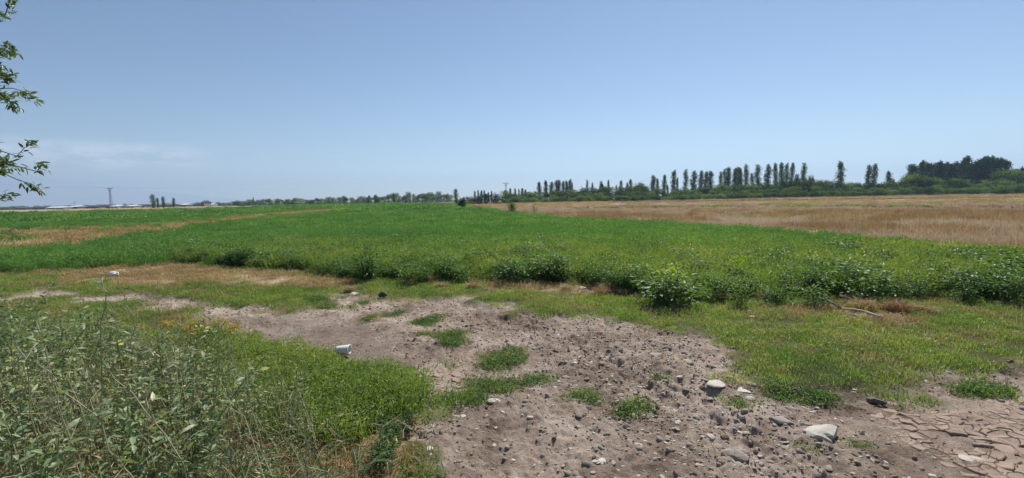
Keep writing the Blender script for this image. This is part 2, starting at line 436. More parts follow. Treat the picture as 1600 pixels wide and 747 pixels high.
def masks(x, y):
    r = np.hypot(x, y)
    wob = (fbm(x, y, .55, 4, 3) - .5) * np.clip(.06 * r + .15, .2, .75) * 1.9 + (fbm(x, y, .14, 2, 4) - .5) * .28
    e = np.clip(.02 * r, .05, .35)
    near = r < 60
    def soft(P, amp=1.0, w=1.0):
        o = np.zeros(x.shape)
        if near.any():
            o[near] = smooth(-e[near] * w, e[near] * w, sdf(P, x[near], y[near]) + wob[near] * amp)
        return o
    dirt = soft(DIRT, 1.0, 1.8); dirt = np.maximum(dirt, soft(DIRT2, .8)); dirt = np.maximum(dirt, soft(DIRT3, .8))
    isl = np.zeros(x.shape)
    for (cx, cy, rx, ry) in ISLW:
        q = 1 - np.hypot((x - cx) / rx, (y - cy) / ry) + wob * 2.6
        isl = np.maximum(isl, smooth(-.45, .4, q))
    dirt0 = dirt
    isl = isl * smooth(.28, .42, fbm(x, y, .2, 3, 45))
    dirt = dirt * (1 - .8 * isl)
    straw = np.maximum.reduce([soft(STRAW, .9), soft(STRAW2, .6), soft(STRAW3, .5), soft(STRAW4, .5)]) * (1 - dirt)
    damp = soft(DAMP, .8, 3) * dirt
    big = (fbm(x, y, 4, 3, 21) - .5) * np.clip(.04 * r, .3, 3)
    ef = np.clip(.012 * r, .15, 1.5)
    def far(P, amp=1.0): return smooth(-ef, ef, sdf(P, x, y) + big * amp)
    dryf = far(DRYF, .5)
    verge = np.maximum(far(VERGE, .8), far(FARTAN, .8)) * (1 - dryf)
    pl = np.maximum.reduce([far(PL1, .8), far(PL2, .6), far(PL3, .6)])
    # depth line where weeds begin and crop begins
    d2 = y + (fbm(x, y, 2.5, 3, 31) - .5) * 2.4
    return dict(dirt0=dirt0, dirt=dirt, isl=isl, straw=straw, damp=damp, dryf=dryf, verge=verge, plough=pl, d=d2, r=r)

def ridged(x, y, size, seed): return 1 - 2 * np.abs(fbm(x, y, size, 3, seed) - .5)

def ground_z(x, y, mk=None):
    x = np.asarray(x, float); y = np.asarray(y, float)
    if mk is None: mk = masks(x, y)
    r = mk['r']
    nearf = 1 - smooth(30, 70, r)
    z = (fbm(x, y, 3.5, 3, 41) - .5) * .10 * nearf
    d = mk['dirt0']; dm = mk['damp']; mudm = smooth(-.35, .3, np.maximum(sdf(MUD, x, y), sdf(MUD2, x, y))); dry = d * (1 - .75 * dm) * (1 - .5 * mudm)
    vis = 1 - smooth(12, 30, r)
    z += -.045 * d
    z += dry * vis * ((fbm(x, y, .45, 4, 51) - .5) * .06 + (np.abs(fbm(x, y, .16, 3, 61) - .5) * 2 - .3) * .030 + (fbm(x, y, .05, 2, 71) - .5) * .030)
    z += dm * vis * ((fbm(x, y, .18, 3, 65) - .5) * .018 + (fbm(x, y, .05, 2, 66) - .5) * .010)
    # ridges dragged out along the direction of travel
    tx, ty = RUT[4] - RUT[1]; tl = math.hypot(tx, ty); tx, ty = tx / tl, ty / tl
    al, pe = x * tx + y * ty, -x * ty + y * tx
    wv = (fbm(x, y, 1.2, 2, 57) - .5) * .5
    z += dry * vis * (fbm((pe + wv) * 1.0, al * .16, .17, 3, 58) - .5) * .055 * smooth(.42, .6, fbm(x, y, 1.6, 2, 59) + .08)
    rd = line_dist(RUT, x, y)
    k = np.exp(-(rd / .28) ** 2) * d * vis
    z += k * ((fbm(x, y, .15, 4, 81) - .5) * .16 - .025) + np.exp(-((rd - .35) / .12) ** 2) * d * vis * .02
    rd2 = line_dist(RUT2, x, y)
    z += -.02 * np.exp(-(rd2 / .22) ** 2) * d * vis
    z += (1 - d) * vis * (fbm(x, y, .25, 3, 91) - .5) * .03
    z += mk['plough'] * ((fbm(x, y, 2.2, 4, 95) - .6) * .55) * smooth(20, 40, r)
    z += mk['dryf'] * (fbm(x, y, 1.4, 3, 97) - .5) * .12 * smooth(9, 14, r)
    z = z * (1 - smooth(150, 190, r) * .999)
    return z

def gz(x, y): return float(ground_z(np.array([x]), np.array([y]))[0])

# ------------------------------------------------------------------ ground sheet (one mesh to the horizon)
fine_a = np.linspace(-57, 57, 1051)
ang = np.radians(np.concatenate([fine_a, np.linspace(59.5, 300.5, 96)]))
rr = [0.35]
while rr[-1] < 6000:
    q = rr[-1]
    rr.append(q * (1.03 if q < 1.4 else 1.0042 if q < 6.5 else 1.006 if q < 10 else 1.0075 if q < 16 else 1.014 if q < 60 else 1.03 if q < 260 else 1.12))
rr[-1] = 6000
rr = np.array(rr)
na, nr = len(ang), len(rr)
A, Q = np.meshgrid(ang, rr)
gx = (np.sin(A) * Q).ravel(); gy = (np.cos(A) * Q).ravel()
gm = masks(gx, gy)
gzv = ground_z(gx, gy, gm)
V = np.stack([gx, gy, gzv], 1)
V = np.concatenate([V, [[0, 0, 0.0]]])
i, j = np.meshgrid(np.arange(nr - 1), np.arange(na), indexing='ij')
j2 = (j + 1) % na
quads = np.stack([i * na + j, (i + 1) * na + j, (i + 1) * na + j2, i * na + j2], -1).reshape(-1, 4)
cen = len(V) - 1
jj = np.arange(na)
fan = np.stack([np.full(na, cen), jj, (jj + 1) % na, (jj + 1) % na], 1)
quads = quads[:, ::-1]

def ground_mat():
    m, nt, out = new_mat('field_ground')
    def attr(n):
        a = nt.nodes.new('ShaderNodeAttribute'); a.attribute_name = n
        s = nt.nodes.new('ShaderNodeSeparateColor'); nt.links.new(a.outputs['Color'], s.inputs[0]); return s.outputs
    a = attr('mask_a'); b = attr('mask_b')
    def mix(f, c1, c2):
        x = nt.nodes.new('ShaderNodeMix'); x.data_type = 'RGBA'
        nt.links.new(f, x.inputs[0]); nt.links.new(c1, x.inputs[6]); nt.links.new(c2, x.inputs[7]); return x.outputs[2]
    n_big = noise(nt, .9, 5, .6); n_mid = noise(nt, 7, 6, .65); n_fine = noise(nt, 70, 5, .7); n_sp = noise(nt, 240, 3, .7)
    f = mathn(nt, 'ADD', mathn(nt, 'MULTIPLY', n_mid, .5), mathn(nt, 'MULTIPLY', n_fine, .35))
    f = mathn(nt, 'ADD', f, mathn(nt, 'MULTIPLY', n_sp, .25))
    f = mathn(nt, 'ADD', f, mathn(nt, 'MULTIPLY', mathn(nt, 'SUBTRACT', n_big, .5), .85))
    dirt = ramp(nt, f, [(.34, (.10, .069, .050)), (.43, (.215, .160, .123)), (.55, (.335, .258, .203)), (.68, (.49, .40, .33))])
    damp = ramp(nt, f, [(.33, (.12, .09, .07)), (.5, (.23, .18, .145)), (.72, (.34, .275, .227))])
    turf = ramp(nt, f, [(.30, (.035, .052, .014)), (.5, (.07, .085, .024)), (.68, (.125, .125, .045)), (.85, (.22, .18, .1))])
    straw = ramp(nt, f, [(.30, (.18, .125, .07)), (.55, (.33, .24, .14)), (.8, (.48, .38, .24))])
    nfar = noise(nt, .11, 6, .65); nfar2 = noise(nt, .9, 4, .7)
    ff = mathn(nt, 'ADD', mathn(nt, 'MULTIPLY', nfar, .6), mathn(nt, 'MULTIPLY', nfar2, .4))
    crop = ramp(nt, ff, [(.3, (.022, .07, .014)), (.5, (.036, .095, .018)), (.7, (.065, .13, .03))])
    dryf = ramp(nt, ff, [(.3, (.17, .11, .072)), (.5, (.28, .195, .13)), (.7, (.38, .285, .19))])
    plough = ramp(nt, ff, [(.3, (.07, .052, .042)), (.55, (.13, .10, .08)), (.75, (.22, .17, .12))])
    c = mix(b[1], turf, crop)
    c = mix(a[2], c, straw)
    c = mix(a[1], c, dryf)
    c = mix(b[2], c, plough)
    c = mix(a[0], c, dirt)
    c = mix(b[0], c, damp)
    p = nt.nodes.new('ShaderNodeBsdfPrincipled')
    p.inputs['Roughness'].default_value = .95; p.inputs['Specular IOR Level'].default_value = .12
    nt.links.new(c, p.inputs['Base Color'])
    bp = nt.nodes.new('ShaderNodeBump'); bp.inputs['Strength'].default_value = 1.0; bp.inputs['Distance'].default_value = .02
    nt.links.new(mathn(nt, 'ADD', n_fine, mathn(nt, 'MULTIPLY', n_sp, .5)), bp.inputs['Height'])
    nt.links.new(bp.outputs[0], p.inputs['Normal'])
    nt.links.new(p.outputs[0], out.inputs['Surface'])
    return m
me = mkmesh('ground', V, quads, ground_mat(), smooth_sh=True)
cropm = smooth(10.5, 13.5, gm['d']) * (1 - smooth(170, 230, gm['r']) * .6)
ca = np.stack([gm['dirt'], gm['dryf'], np.maximum(gm['straw'], gm['verge']), np.ones_like(gx)], 1)
cb = np.stack([gm['damp'], cropm, gm['plough'], np.ones_like(gx)], 1)
for nme, arr in (('mask_a', ca), ('mask_b', cb)):
    at_ = me.attributes.new(nme, 'FLOAT_COLOR', 'POINT')
    full = np.concatenate([arr, [[0, 0, 0, 1]]]).astype(np.float32)
    at_.data.foreach_set('color', full.ravel())
ground = link('ground', me, kind='structure')
tag(ground, 'flat farmland with a rutted bare dirt track crossing green turf', 'ground')

# ------------------------------------------------------------------ faint distant mountain
def mountain(name, cx, cy, rad, h, seed, label):
    n = 90
    th, q = np.meshgrid(np.linspace(0, 2 * math.pi, n, endpoint=False), np.linspace(0, 1, 36))
    x = cx + np.cos(th) * q * rad; y = cy + np.sin(th) * q * rad
    prof = (1 - q) ** 1.35
    z = h * prof * (1 + .5 * (fbm(x, y, rad * .3, 4, seed) - .5) * np.sin(q * math.pi)) - 2 * q
    Vm = np.stack([x.ravel(), y.ravel(), z.ravel()], 1)
    a, b = np.meshgrid(np.arange(35), np.arange(n), indexing='ij'); b2 = (b + 1) % n
    Fm = np.stack([a * n + b, (a + 1) * n + b, (a + 1) * n + b2, a * n + b2], -1).reshape(-1, 4)
    o = link(name, mkmesh(name, Vm, Fm, M['rock'], smooth_sh=True), kind='structure')
    tag(o, label, 'mountain')
    return o
M['rock'] = solid_mat('haze_tinted_rock', [(0, (.24, .285, .36)), (1, (.29, .335, .41))], 1.0, .01, .1)  # haze blue painted into the rock colour, so it sinks into the sky
p = atd(40, 322, 3300)
mountain('mountain', p.x, 3300, 1750, 235, 5, 'huge pale blue mountain fading into haze under the thin cloud')

# ------------------------------------------------------------------ scatter of uncountable cover (geometry nodes on a stuff object)
def protos(name, meshes):
    c = bpy.data.collections.new(name)
    for k, me_ in enumerate(meshes):
        c.objects.link(bpy.data.objects.new('%s_%02d' % (name, k), me_))
    return c

def scatter(name, coll, P, rot, scl, idx, label, cat):
    n = len(P)
    me_ = bpy.data.meshes.new(name)
    me_.vertices.add(n); me_.vertices.foreach_set('co', np.asarray(P, np.float32).ravel())
    a = me_.attributes.new('rot', 'FLOAT_VECTOR', 'POINT'); a.data.foreach_set('vector', np.asarray(rot, np.float32).ravel())
    a = me_.attributes.new('scl', 'FLOAT_VECTOR', 'POINT'); a.data.foreach_set('vector', np.asarray(scl, np.float32).ravel())
    a = me_.attributes.new('idx', 'INT', 'POINT'); a.data.foreach_set('value', np.asarray(idx, np.int32))
    o = link(name, me_, kind='stuff')
    ng = bpy.data.node_groups.new(name + '_scatter', 'GeometryNodeTree')
    ng.interface.new_socket('Geometry', in_out='INPUT', socket_type='NodeSocketGeometry')
    ng.interface.new_socket('Geometry', in_out='OUTPUT', socket_type='NodeSocketGeometry')
    gi = ng.nodes.new('NodeGroupInput'); go = ng.nodes.new('NodeGroupOutput')
    ip = ng.nodes.new('GeometryNodeInstanceOnPoints')
    ci = ng.nodes.new('GeometryNodeCollectionInfo')
    ci.inputs['Collection'].default_value = coll
    ci.inputs['Separate Children'].default_value = True
    ci.inputs['Reset Children'].default_value = True
    def na_(nm, ty):
        q = ng.nodes.new('GeometryNodeInputNamedAttribute'); q.data_type = ty; q.inputs['Name'].default_value = nm
        return next(s for s in q.outputs if s.enabled and s.name == 'Attribute')
    ng.links.new(gi.outputs[0], ip.inputs['Points'])
    ng.links.new(ci.outputs[0], ip.inputs['Instance'])
    ip.inputs['Pick Instance'].default_value = True
    ng.links.new(na_('idx', 'INT'), ip.inputs['Instance Index'])
    ng.links.new(na_('rot', 'FLOAT_VECTOR'), ip.inputs['Rotation'])
    ng.links.new(na_('scl', 'FLOAT_VECTOR'), ip.inputs['Scale'])
    ng.links.new(ip.outputs[0], go.inputs[0])
    md = o.modifiers.new('scatter', 'NODES'); md.node_group = ng
    tag(o, label, cat, kind='stuff')
    return o

def sample(n, r0_, r1_, amax=54, amin=None):
    """uniform over the fan of ground between two radii"""
    a = np.radians(RNG.uniform(-amax if amin is None else amin, amax, n))
    r = np.sqrt(RNG.uniform(r0_ ** 2, r1_ ** 2, n))
    return np.sin(a) * r, np.cos(a) * r

def put(name, coll, nv, n, r0_, r1_, prob, smin, smax, label, cat, tilt=.12, amax=54, amin=None, sink=0.0, sfun=None, flat=None):
    x, y = sample(n, r0_, r1_, amax, amin)
    mk = masks(x, y)
    keep = RNG.random(n) < prob(x, y, mk)
    x, y = x[keep], y[keep]; mk = {k: v[keep] for k, v in mk.items()}
    z = ground_z(x, y, mk) - sink
    k = len(x)
    s = RNG.uniform(smin, smax, k)
    if sfun is not None: s = s * sfun(x, y, mk)
    S = np.stack([s, s, s], 1)
    if flat is not None: S[:, 2] *= RNG.uniform(flat[0], flat[1], k)
    rot = np.stack([RNG.normal(0, tilt, k), RNG.normal(0, tilt, k), RNG.uniform(0, 6.283, k)], 1)
    return scatter(name, coll, np.stack([x, y, z], 1), rot, S, RNG.integers(0, nv, k), label, cat)

def disc(n, rad, rng):
    a = rng.random(n) * 6.283; r = np.sqrt(rng.random(n)) * rad
    return np.stack([np.cos(a) * r, np.sin(a) * r, np.zeros(n)], 1)

def blade_protos(name, k, n, rad, h0, h1, w, lean, mat, mats2=None, seed=0):
    out = []
    for i in range(k):
        rng = np.random.default_rng(seed + i)
        mb = MB(); P = disc(n, rad, rng)
        fall = 1 - .5 * (np.hypot(P[:, 0], P[:, 1]) / rad) ** 2
        add_blades(mb, P, rng.uniform(h0, h1, n) * fall, rng.uniform(.7, 1.2, n) * w, rng.uniform(0, lean, n), rng)
        out.append(mb.mesh(name, [mat]))
    return protos(name, out)

def leafy_protos(name, k, n, rad, h0, h1, L, W, mat, seed=0, stems=0, blades=0, bmat=None):
    """low leafy crop: leaflets held at random heights"""
    out = []
    for i in range(k):
        rng = np.random.default_rng(seed + i); mb = MB()
        P = disc(n, rad, rng); top = rng.uniform(h0, h1, n)
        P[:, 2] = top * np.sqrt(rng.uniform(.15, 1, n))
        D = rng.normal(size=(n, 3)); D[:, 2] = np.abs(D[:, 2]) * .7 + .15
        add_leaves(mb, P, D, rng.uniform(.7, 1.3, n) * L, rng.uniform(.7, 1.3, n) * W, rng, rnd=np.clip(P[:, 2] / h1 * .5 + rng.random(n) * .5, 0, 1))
        mats = [mat]
        if blades:
            add_blades(mb, disc(blades, rad, rng), rng.uniform(h0 * .8, h1 * 1.25, blades), W * .45, rng.uniform(0, .7, blades), rng, m=1)
            mats.append(bmat or mat)
        out.append(mb.mesh(name, mats))
    return protos(name, out)

def ico(sub):
    import bmesh
    bm = bmesh.new(); bmesh.ops.create_icosphere(bm, subdivisions=sub, radius=1)
    v = np.array([q.co[:] for q in bm.verts]); f = np.array([[w.index for w in q.verts] for q in bm.faces]); bm.free()
    return v, f
IV2, IF2 = ico(2); IV3, IF3 = ico(3)
def stone_mesh(name, mat, seed, sharp=0.0, fine=False, flat=.55):
    rng = np.random.default_rng(seed)
    v, f = (IV3, IF3) if fine else (IV2, IF2)
    v = v.copy()
    a = rng.random(3) * 50
    d = (fbm(v[:, 0] + a[0] + v[:, 2] * .7, v[:, 1] + a[1] - v[:, 2] * .5, .9, 3, seed) - .5)
    v = v * (1 + d[:, None] * (.55 + sharp))
    for k in range(int(3 + sharp * 12)):
        nrm = unit(rng.normal(size=3)); lim = rng.uniform(.55, .85)
        s = v @ nrm; over = np.maximum(s - lim, 0)
        v -= over[:, None] * nrm * .92
    v *= np.array([1, rng.uniform(.65, .95), flat])
    return mkmesh(name, v, f, mat, smooth_sh=(sharp < .2))
def band_start(x): return np.interp(x, [-16, -14.5, -7.8, -3.1, 0, 2.7, 4.5, 7.1, 13], [16.2, 15.0, 12.0, 9.3, 8.5, 6.9, 6.7, 6.7, 7.5])
# short turf beside the track
lawnp = blade_protos('turf_tuft', 4, 90, .14, .025, .075, .006, 1.1, M['lawn'], seed=100)
def p_lawn(x, y, m):
    bare = m['dirt'] + .95 * m['straw']
    thin = smooth(.40, .56, fbm(x, y, .5, 4, 201))
    left = smooth(-.2, .6, sdf(poly((-200, 480), (250, 480), (420, 530), (640, 600), (700, 640), (640, 660), (420, 660), (300, 560), (-200, 560)), x, y))
    return np.clip(1 - bare, 0, 1) * (1 - .75 * m['isl']) * (.30 + .70 * thin) * (1 - smooth(10.8, 12.5, m['d']))
put('turf_grass', lawnp, 4, 60000, 1.6, 23, p_lawn, .6, 1.35, 'short green turf along the edge of the dirt track', 'grass', sink=.005)
# lusher green mat between the clump of weeds and the track
LUSH = poly((330, 530), (420, 540), (520, 556), (600, 586), (668, 618), (700, 645), (640, 668), (560, 690), (470, 690), (380, 640), (300, 580))
lushp = leafy_protos('lush_tuft', 4, 130, .15, .04, .15, .034, .010, M['meadow'], 300, blades=50, bmat=M['lawn'])
put('lush_grass', lushp, 4, 9000, 1.8, 8, lambda x, y, m: smooth(-.15, .35, sdf(LUSH, x, y) + (fbm(x, y, .4, 3, 5) - .5) * .7) * (1 - m['dirt']) * (1 - m['straw']) * (.35 + .65 * smooth(.4, .55, fbm(x, y, .35, 3, 8))), .7, 1.25, 'bright green thick grass mat between the weed clump and the bare mud', 'grass', amax=10, amin=-54)
# island plants low and dark
islp = leafy_protos('creeping_tuft', 4, 90, .11, .012, .045, .020, .009, M['weed'], 330, blades=40, bmat=M['lawn'])
put('creeping_weeds', islp, 4, 26000, 2.2, 9, lambda x, y, m: m['isl'] ** 1.6, .7, 1.3, 'dark green creeping weeds in small islands on the dirt', 'weeds', amax=50, flat=(.5, .9))
# tall mixed grass behind the turf
meadp = leafy_protos('meadow_tuft', 4, 90, .2, .12, .34, .05, .018, M['meadow'], 400, blades=70, bmat=M['meadow'])
def p_mead(x, y, m):
    d = m['d']
    start = band_start(x) + .3
    return smooth(start, start + 1.0, y) * (1 - smooth(13.5, 17, d)) * (1 - m['dryf']) * (1 - .9 * m['straw']) * (1 - m['dirt']) * (1 - .85 * m['verge'])
put('meadow_grass', meadp, 4, 14000, 6, 18, p_mead, .65, 1.25, 'tall pale green grass between the turf and the crop', 'grass')
# crop
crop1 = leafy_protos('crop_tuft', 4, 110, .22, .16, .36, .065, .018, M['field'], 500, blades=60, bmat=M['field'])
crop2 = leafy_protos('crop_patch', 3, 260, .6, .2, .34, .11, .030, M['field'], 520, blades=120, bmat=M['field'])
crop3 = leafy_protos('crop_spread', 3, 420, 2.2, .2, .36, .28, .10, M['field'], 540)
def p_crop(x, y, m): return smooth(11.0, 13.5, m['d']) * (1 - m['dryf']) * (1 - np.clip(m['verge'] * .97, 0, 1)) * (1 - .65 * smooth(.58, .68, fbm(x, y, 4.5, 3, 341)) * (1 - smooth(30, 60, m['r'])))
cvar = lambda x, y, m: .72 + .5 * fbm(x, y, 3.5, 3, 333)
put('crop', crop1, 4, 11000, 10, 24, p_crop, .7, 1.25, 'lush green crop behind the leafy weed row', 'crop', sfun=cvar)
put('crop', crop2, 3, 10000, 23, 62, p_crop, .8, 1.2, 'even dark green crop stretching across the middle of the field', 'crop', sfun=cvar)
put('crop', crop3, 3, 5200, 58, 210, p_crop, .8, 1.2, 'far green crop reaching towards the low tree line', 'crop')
glintp = blade_protos('glint_tuft', 3, 26, .35, .25, .5, .02, .6, M['meadow'], seed=560)  # added pale blades that stand in for light glints on the crop
put('glint_grass', glintp, 3, 6500, 14, 75, lambda x, y, m: (1 - m['dryf']) * (1 - m['verge']) * smooth(12, 14, m['d']) * (.12 + .88 * smooth(.5, .62, fbm(x, y, 5, 3, 91))), .7, 1.2, 'pale grass blades added as light glints through the crop', 'grass', amin=-40, amax=40)
# dry field
dry1 = blade_protos('dry_tuft', 4, 70, .22, .2, .6, .012, .7, M['rust'], seed=600)
dry1b = blade_protos('pale_dry_tuft', 4, 80, .25, .15, .5, .012, .8, M['dryfield'], seed=620)
dry2 = blade_protos('dry_patch', 3, 190, .7, .12, .4, .03, .8, M['dryfield'], seed=640)
dry3 = blade_protos('dry_spread', 3, 260, 2.2, .06, .15, .08, .8, M['straw'], seed=660)
rusty = lambda x, y: smooth(.47, .60, fbm(x, y, 3.2, 4, 701))
put('rust_dry_weeds', dry1, 4, 12000, 10, 42, lambda x, y, m: m['dryf'] * (1 - m['plough']) * rusty(x, y), .7, 1.3, 'rust brown dry weeds standing in the fallow field', 'weeds', amin=-5)
put('pale_dry_weeds', dry1b, 4, 9000, 10, 30, lambda x, y, m: m['dryf'] * (1 - m['plough']) * (1.0 - .6 * rusty(x, y)), .6, 1.2, 'pale straw coloured dry grass covering the fallow field', 'weeds', amin=-5)
put('stubble', dry2, 3, 7500, 28, 75, lambda x, y, m: m['dryf'] * (1 - .9 * m['plough']), .6, 1.1, 'pinkish tan stubble beyond the rust brown weeds', 'stubble', amin=-20)
put('stubble', dry3, 3, 4200, 70, 215, lambda x, y, m: m['dryf'] * (1 - .8 * m['plough']), .5, 1.0, 'far pale stubble below the belt of trees', 'stubble', amin=-30)
olive = blade_protos('olive_patch', 3, 150, .7, .1, .4, .03, .8, M['meadow'], seed=650)
put('olive_grass', olive, 3, 5200, 11, 80, lambda x, y, m: m['dryf'] * smooth(.53, .62, fbm(x, y, 6, 3, 733)) * (.25 + .75 * smooth(.2, .5, x / np.maximum(y, 1))), .5, 1.0, 'olive green grass patches in the fallow field', 'grass', amin=-5)
PCL = protos('plough_clod', [stone_mesh('plough_clod', M['clod'], 960 + k, .5, flat=.6) for k in range(4)])
put('ploughed_clods', PCL, 4, 16000, 36, 150, lambda x, y, m: m['plough'] * .9, .08, .2, 'dark turned clods along the ploughed strips of the fallow field', 'clods', tilt=.4, amin=-20)
# dry verges on the far side and straw litter
verg = blade_protos('verge_tuft', 3, 190, .7, .12, .4, .03, .9, M['straw'], seed=670)
put('verge_straw', verg, 3, 7000, 20, 110, lambda x, y, m: m['verge'] * .75, .6, 1.1, 'dry straw verge between the two green crop strips', 'straw', amax=0, amin=-54)
put('verge_straw', dry3, 3, 3000, 80, 230, lambda x, y, m: m['verge'], .5, 1.0, 'tan dry strip in front of the village', 'straw', amax=0, amin=-54)
strawp = blade_protos('straw_tuft', 4, 70, .16, .02, .09, .006, 2.2, M['straw'], seed=680)
put('straw_litter', strawp, 4, 56000, 1.8, 25, lambda x, y, m: m['straw'] * smooth(.38, .5, fbm(x, y, .6, 3, 15)), .6, 1.5, 'flattened pale straw lying beside the track', 'straw', tilt=.25, sink=.01)
bits = blade_protos('straw_bit', 4, 7, .12, .03, .09, .005, 3.0, M['straw'], seed=685)
put('straw_bits', bits, 4, 5000, 2, 10, lambda x, y, m: m['dirt'] * smooth(.45, .6, fbm(x, y, .9, 3, 27)) * .6, .6, 1.2, 'short dry straw bits blown onto the dirt track', 'straw', tilt=.2)
# sparse dry wisps among the turf
wisp = blade_protos('dry_wisp', 3, 22, .12, .03, .12, .005, 1.6, M['straw'], seed=690)
put('dry_wisps', wisp, 3, 22000, 2.5, 18, lambda x, y, m: (1 - m['dirt']) * smooth(.44, .6, fbm(x, y, .7, 3, 25)) * .9, .6, 1.3, 'thin dry grass wisps mixed into the turf', 'grass')

# ------------------------------------------------------------------ stones
STM = [stone_mesh('stone', M['stone'], 900 + i, .05 if i % 2 else .3, flat=.5 + .08 * (i % 3)) for i in range(8)]
PEB = protos('pebble', [stone_mesh('pebble', M['stone'], 930 + i, .2 if i % 2 else 0.05, flat=.6) for i in range(5)] + [stone_mesh('pebble', M['stone_white'], 940 + i, .4) for i in range(2)] + [stone_mesh('pebble', M['clod'], 942, .4)])
CLD = protos('earth_clod', [stone_mesh('earth_clod', M['clod'], 950 + i, .5, flat=.7) for i in range(5)])
STONY = poly((840, 500), (960, 506), (1080, 522), (1180, 590), (1300, 640), (1380, 740), (1100, 760), (980, 650), (880, 580), (800, 520))
stony = lambda x, y: smooth(-.6, .5, sdf(STONY, x, y))
put('gravel', PEB, 8, 60000, 1.8, 11, lambda x, y, m: m['dirt'] * (1 - .7 * smooth(-.3, .2, sdf(MUD, x, y))) * (1 - .8 * m['damp']) * (.38 + .6 * stony(x, y)), .004, .014, 'small pebbles strewn over the dirt track', 'gravel', tilt=.4, sink=0.0, sfun=lambda x, y, m: 1 + .8 * RNG.random(len(x)) ** 6 * 2)
put('earth_clods', CLD, 5, 24000, 1.8, 10, lambda x, y, m: m['dirt'] * (1 - .7 * smooth(-.3, .2, sdf(MUD, x, y))) * (1 - .9 * m['damp']) * np.clip(.30 + .8 * np.exp(-(line_dist(RUT, x, y) / .45) ** 2), 0, 1), .0035, .0115, 'dark crumbly earth clods along the wheel rut', 'clods', tilt=.5, sfun=lambda x, y, m: 1 + 1.2 * RNG.random(len(x)) ** 5)

def put_stone(px, py, wpx, mesh, label, group=None, hs=1.0, rz=None, sink=.35, dx=0.0, name='stone', tilt=(0, 0)):
    c = at(px, py); s = wpx * c.y / FPX / 2 * .95
    z = gz(c.x, c.y)
    o = link(name, mesh, loc=(c.x, c.y, z + s * hs * .55 * (.22 - 1.0 * sink)), rot=(tilt[0], tilt[1], random.uniform(0, 6.28) if rz is None else rz), scale=(s, s, s * hs))
    return tag(o, label, 'stone', group)
SP = [(1283, 670, 80, 'stone_white', .5, 'large flat pale angular stone lying alone at the edge of cracked mud', .75, .25),
      (1153, 705, 54, 'stone', .7, 'pale angular stone with a dark hollow underside half buried in the track', .9, 0),
      (1369, 620, 34, 'stone_dark', .6, 'dark slab of rock tipped up beside the green turf', .9, -.2),
      (1128, 575, 27, 'stone', .6, 'rounded grey cobble above the two pale cobbles', .8, .1),
      (1119, 599, 32, 'stone_white', .1, 'smooth oval cream cobble on the stony side of the track', .55, .35),
      (1160, 600, 40, 'stone_white', .9, 'white jagged broken slab among the cobbles', .5, .2),
      (1172, 613, 22, 'stone_white', .1, 'round pale cobble just below the white jagged slab', .9, .3),
      (1173, 594, 22, 'stone', .1, 'round grey cobble just behind the white jagged slab', .8, .3),
      (1190, 627, 22, 'stone_white', .3, 'flat whitish cobble below the round pale cobbles', .6, .2),
      (1075, 559, 17, 'stone', .2, 'small grey stone with a white cap on the gravel patch', .9, .2),
      (1027, 550, 26, 'stone', .1, 'broad flat grey stone embedded in the gravel patch', .6, .2),
      (1218, 651, 40, 'stone', .1, 'low smooth stone sunk in the dirt beside the large flat stone', .45, .2),
      (372, 557, 32, 'stone_dark', .3, 'grey rock standing in the grass beside the leafy weed clump', 1.2, 0),
      (910, 453, 16, 'stone_white', .4, 'white block of stone at the foot of the weed bushes', 1.4, .2),
      (770, 619, 26, 'stone_white', .8, 'thin white chip of stone beside the creeping weeds', .35, .2),
      (723, 640, 16, 'stone_white', .5, 'small white chip near the smooth dirt', .4, .2),
      (672, 699, 16, 'stone_white', .3, 'white pebble on the smooth dirt by the straw', .7, .2),
      (905, 643, 24, 'stone', .1, 'flat beige stone in the middle of the track', .6, .2),
      (919, 632, 18, 'stone_dark', .2, 'dark blue grey stone by the sparse grass', .8, .2),
      (1524, 708, 36, 'stone_white', .3, 'long whitish stone lying on the cracked mud', .5, 0),
      (937, 712, 28, 'stone_white', .4, 'narrow whitish stone pressed into the dirt', .4, .2),
      (1063, 735, 24, 'stone_white', .3, 'pale stone beside the tiny weed tuft', .6, .2),
      (1300, 707, 15, 'stone_dark', .4, 'small dark stone below the large flat stone', .9, .1),
      (645, 517, 16, 'stone', .2, 'grey stone between the creeping weed islands', .8, .2),
      (500, 460, 26, 'stone', .4, 'pale stone on the bank at the back of the bare mud', .8, .2),
      (555, 455, 26, 'stone_white', .5, 'whitish flat stone on the bank beside the black bag', .6, .2),
      (1175, 494, 16, 'stone_white', .3, 'single white stone lying in the short turf', .7, .2),
      (1362, 558, 12, 'stone_white', .3, 'small pale stone at the ragged edge of turf', .7, .2),
      (1478, 527, 12, 'stone_white', .3, 'small white stone far out on the green turf', .7, .2),
      (1072, 604, 14, 'stone_dark', .5, 'dark lump of stone just beside the creamy cobble', .9, .2)]
for i, (px, py, w, mt, sh, lab, hs, sk) in enumerate(SP):
    put_stone(px, py, w, stone_mesh('stone', M[mt], 1000 + i, sh + (.15 if sh > .25 else 0), fine=w > 25), lab, None, hs * (.78 if w > 25 else .9), rz=(0.3 if w > 50 else None), sink=sk, tilt=((.35, .3) if i == 2 else (0, 0)))
taken = [(a[0], a[1]) for a in SP]
n_st = 0
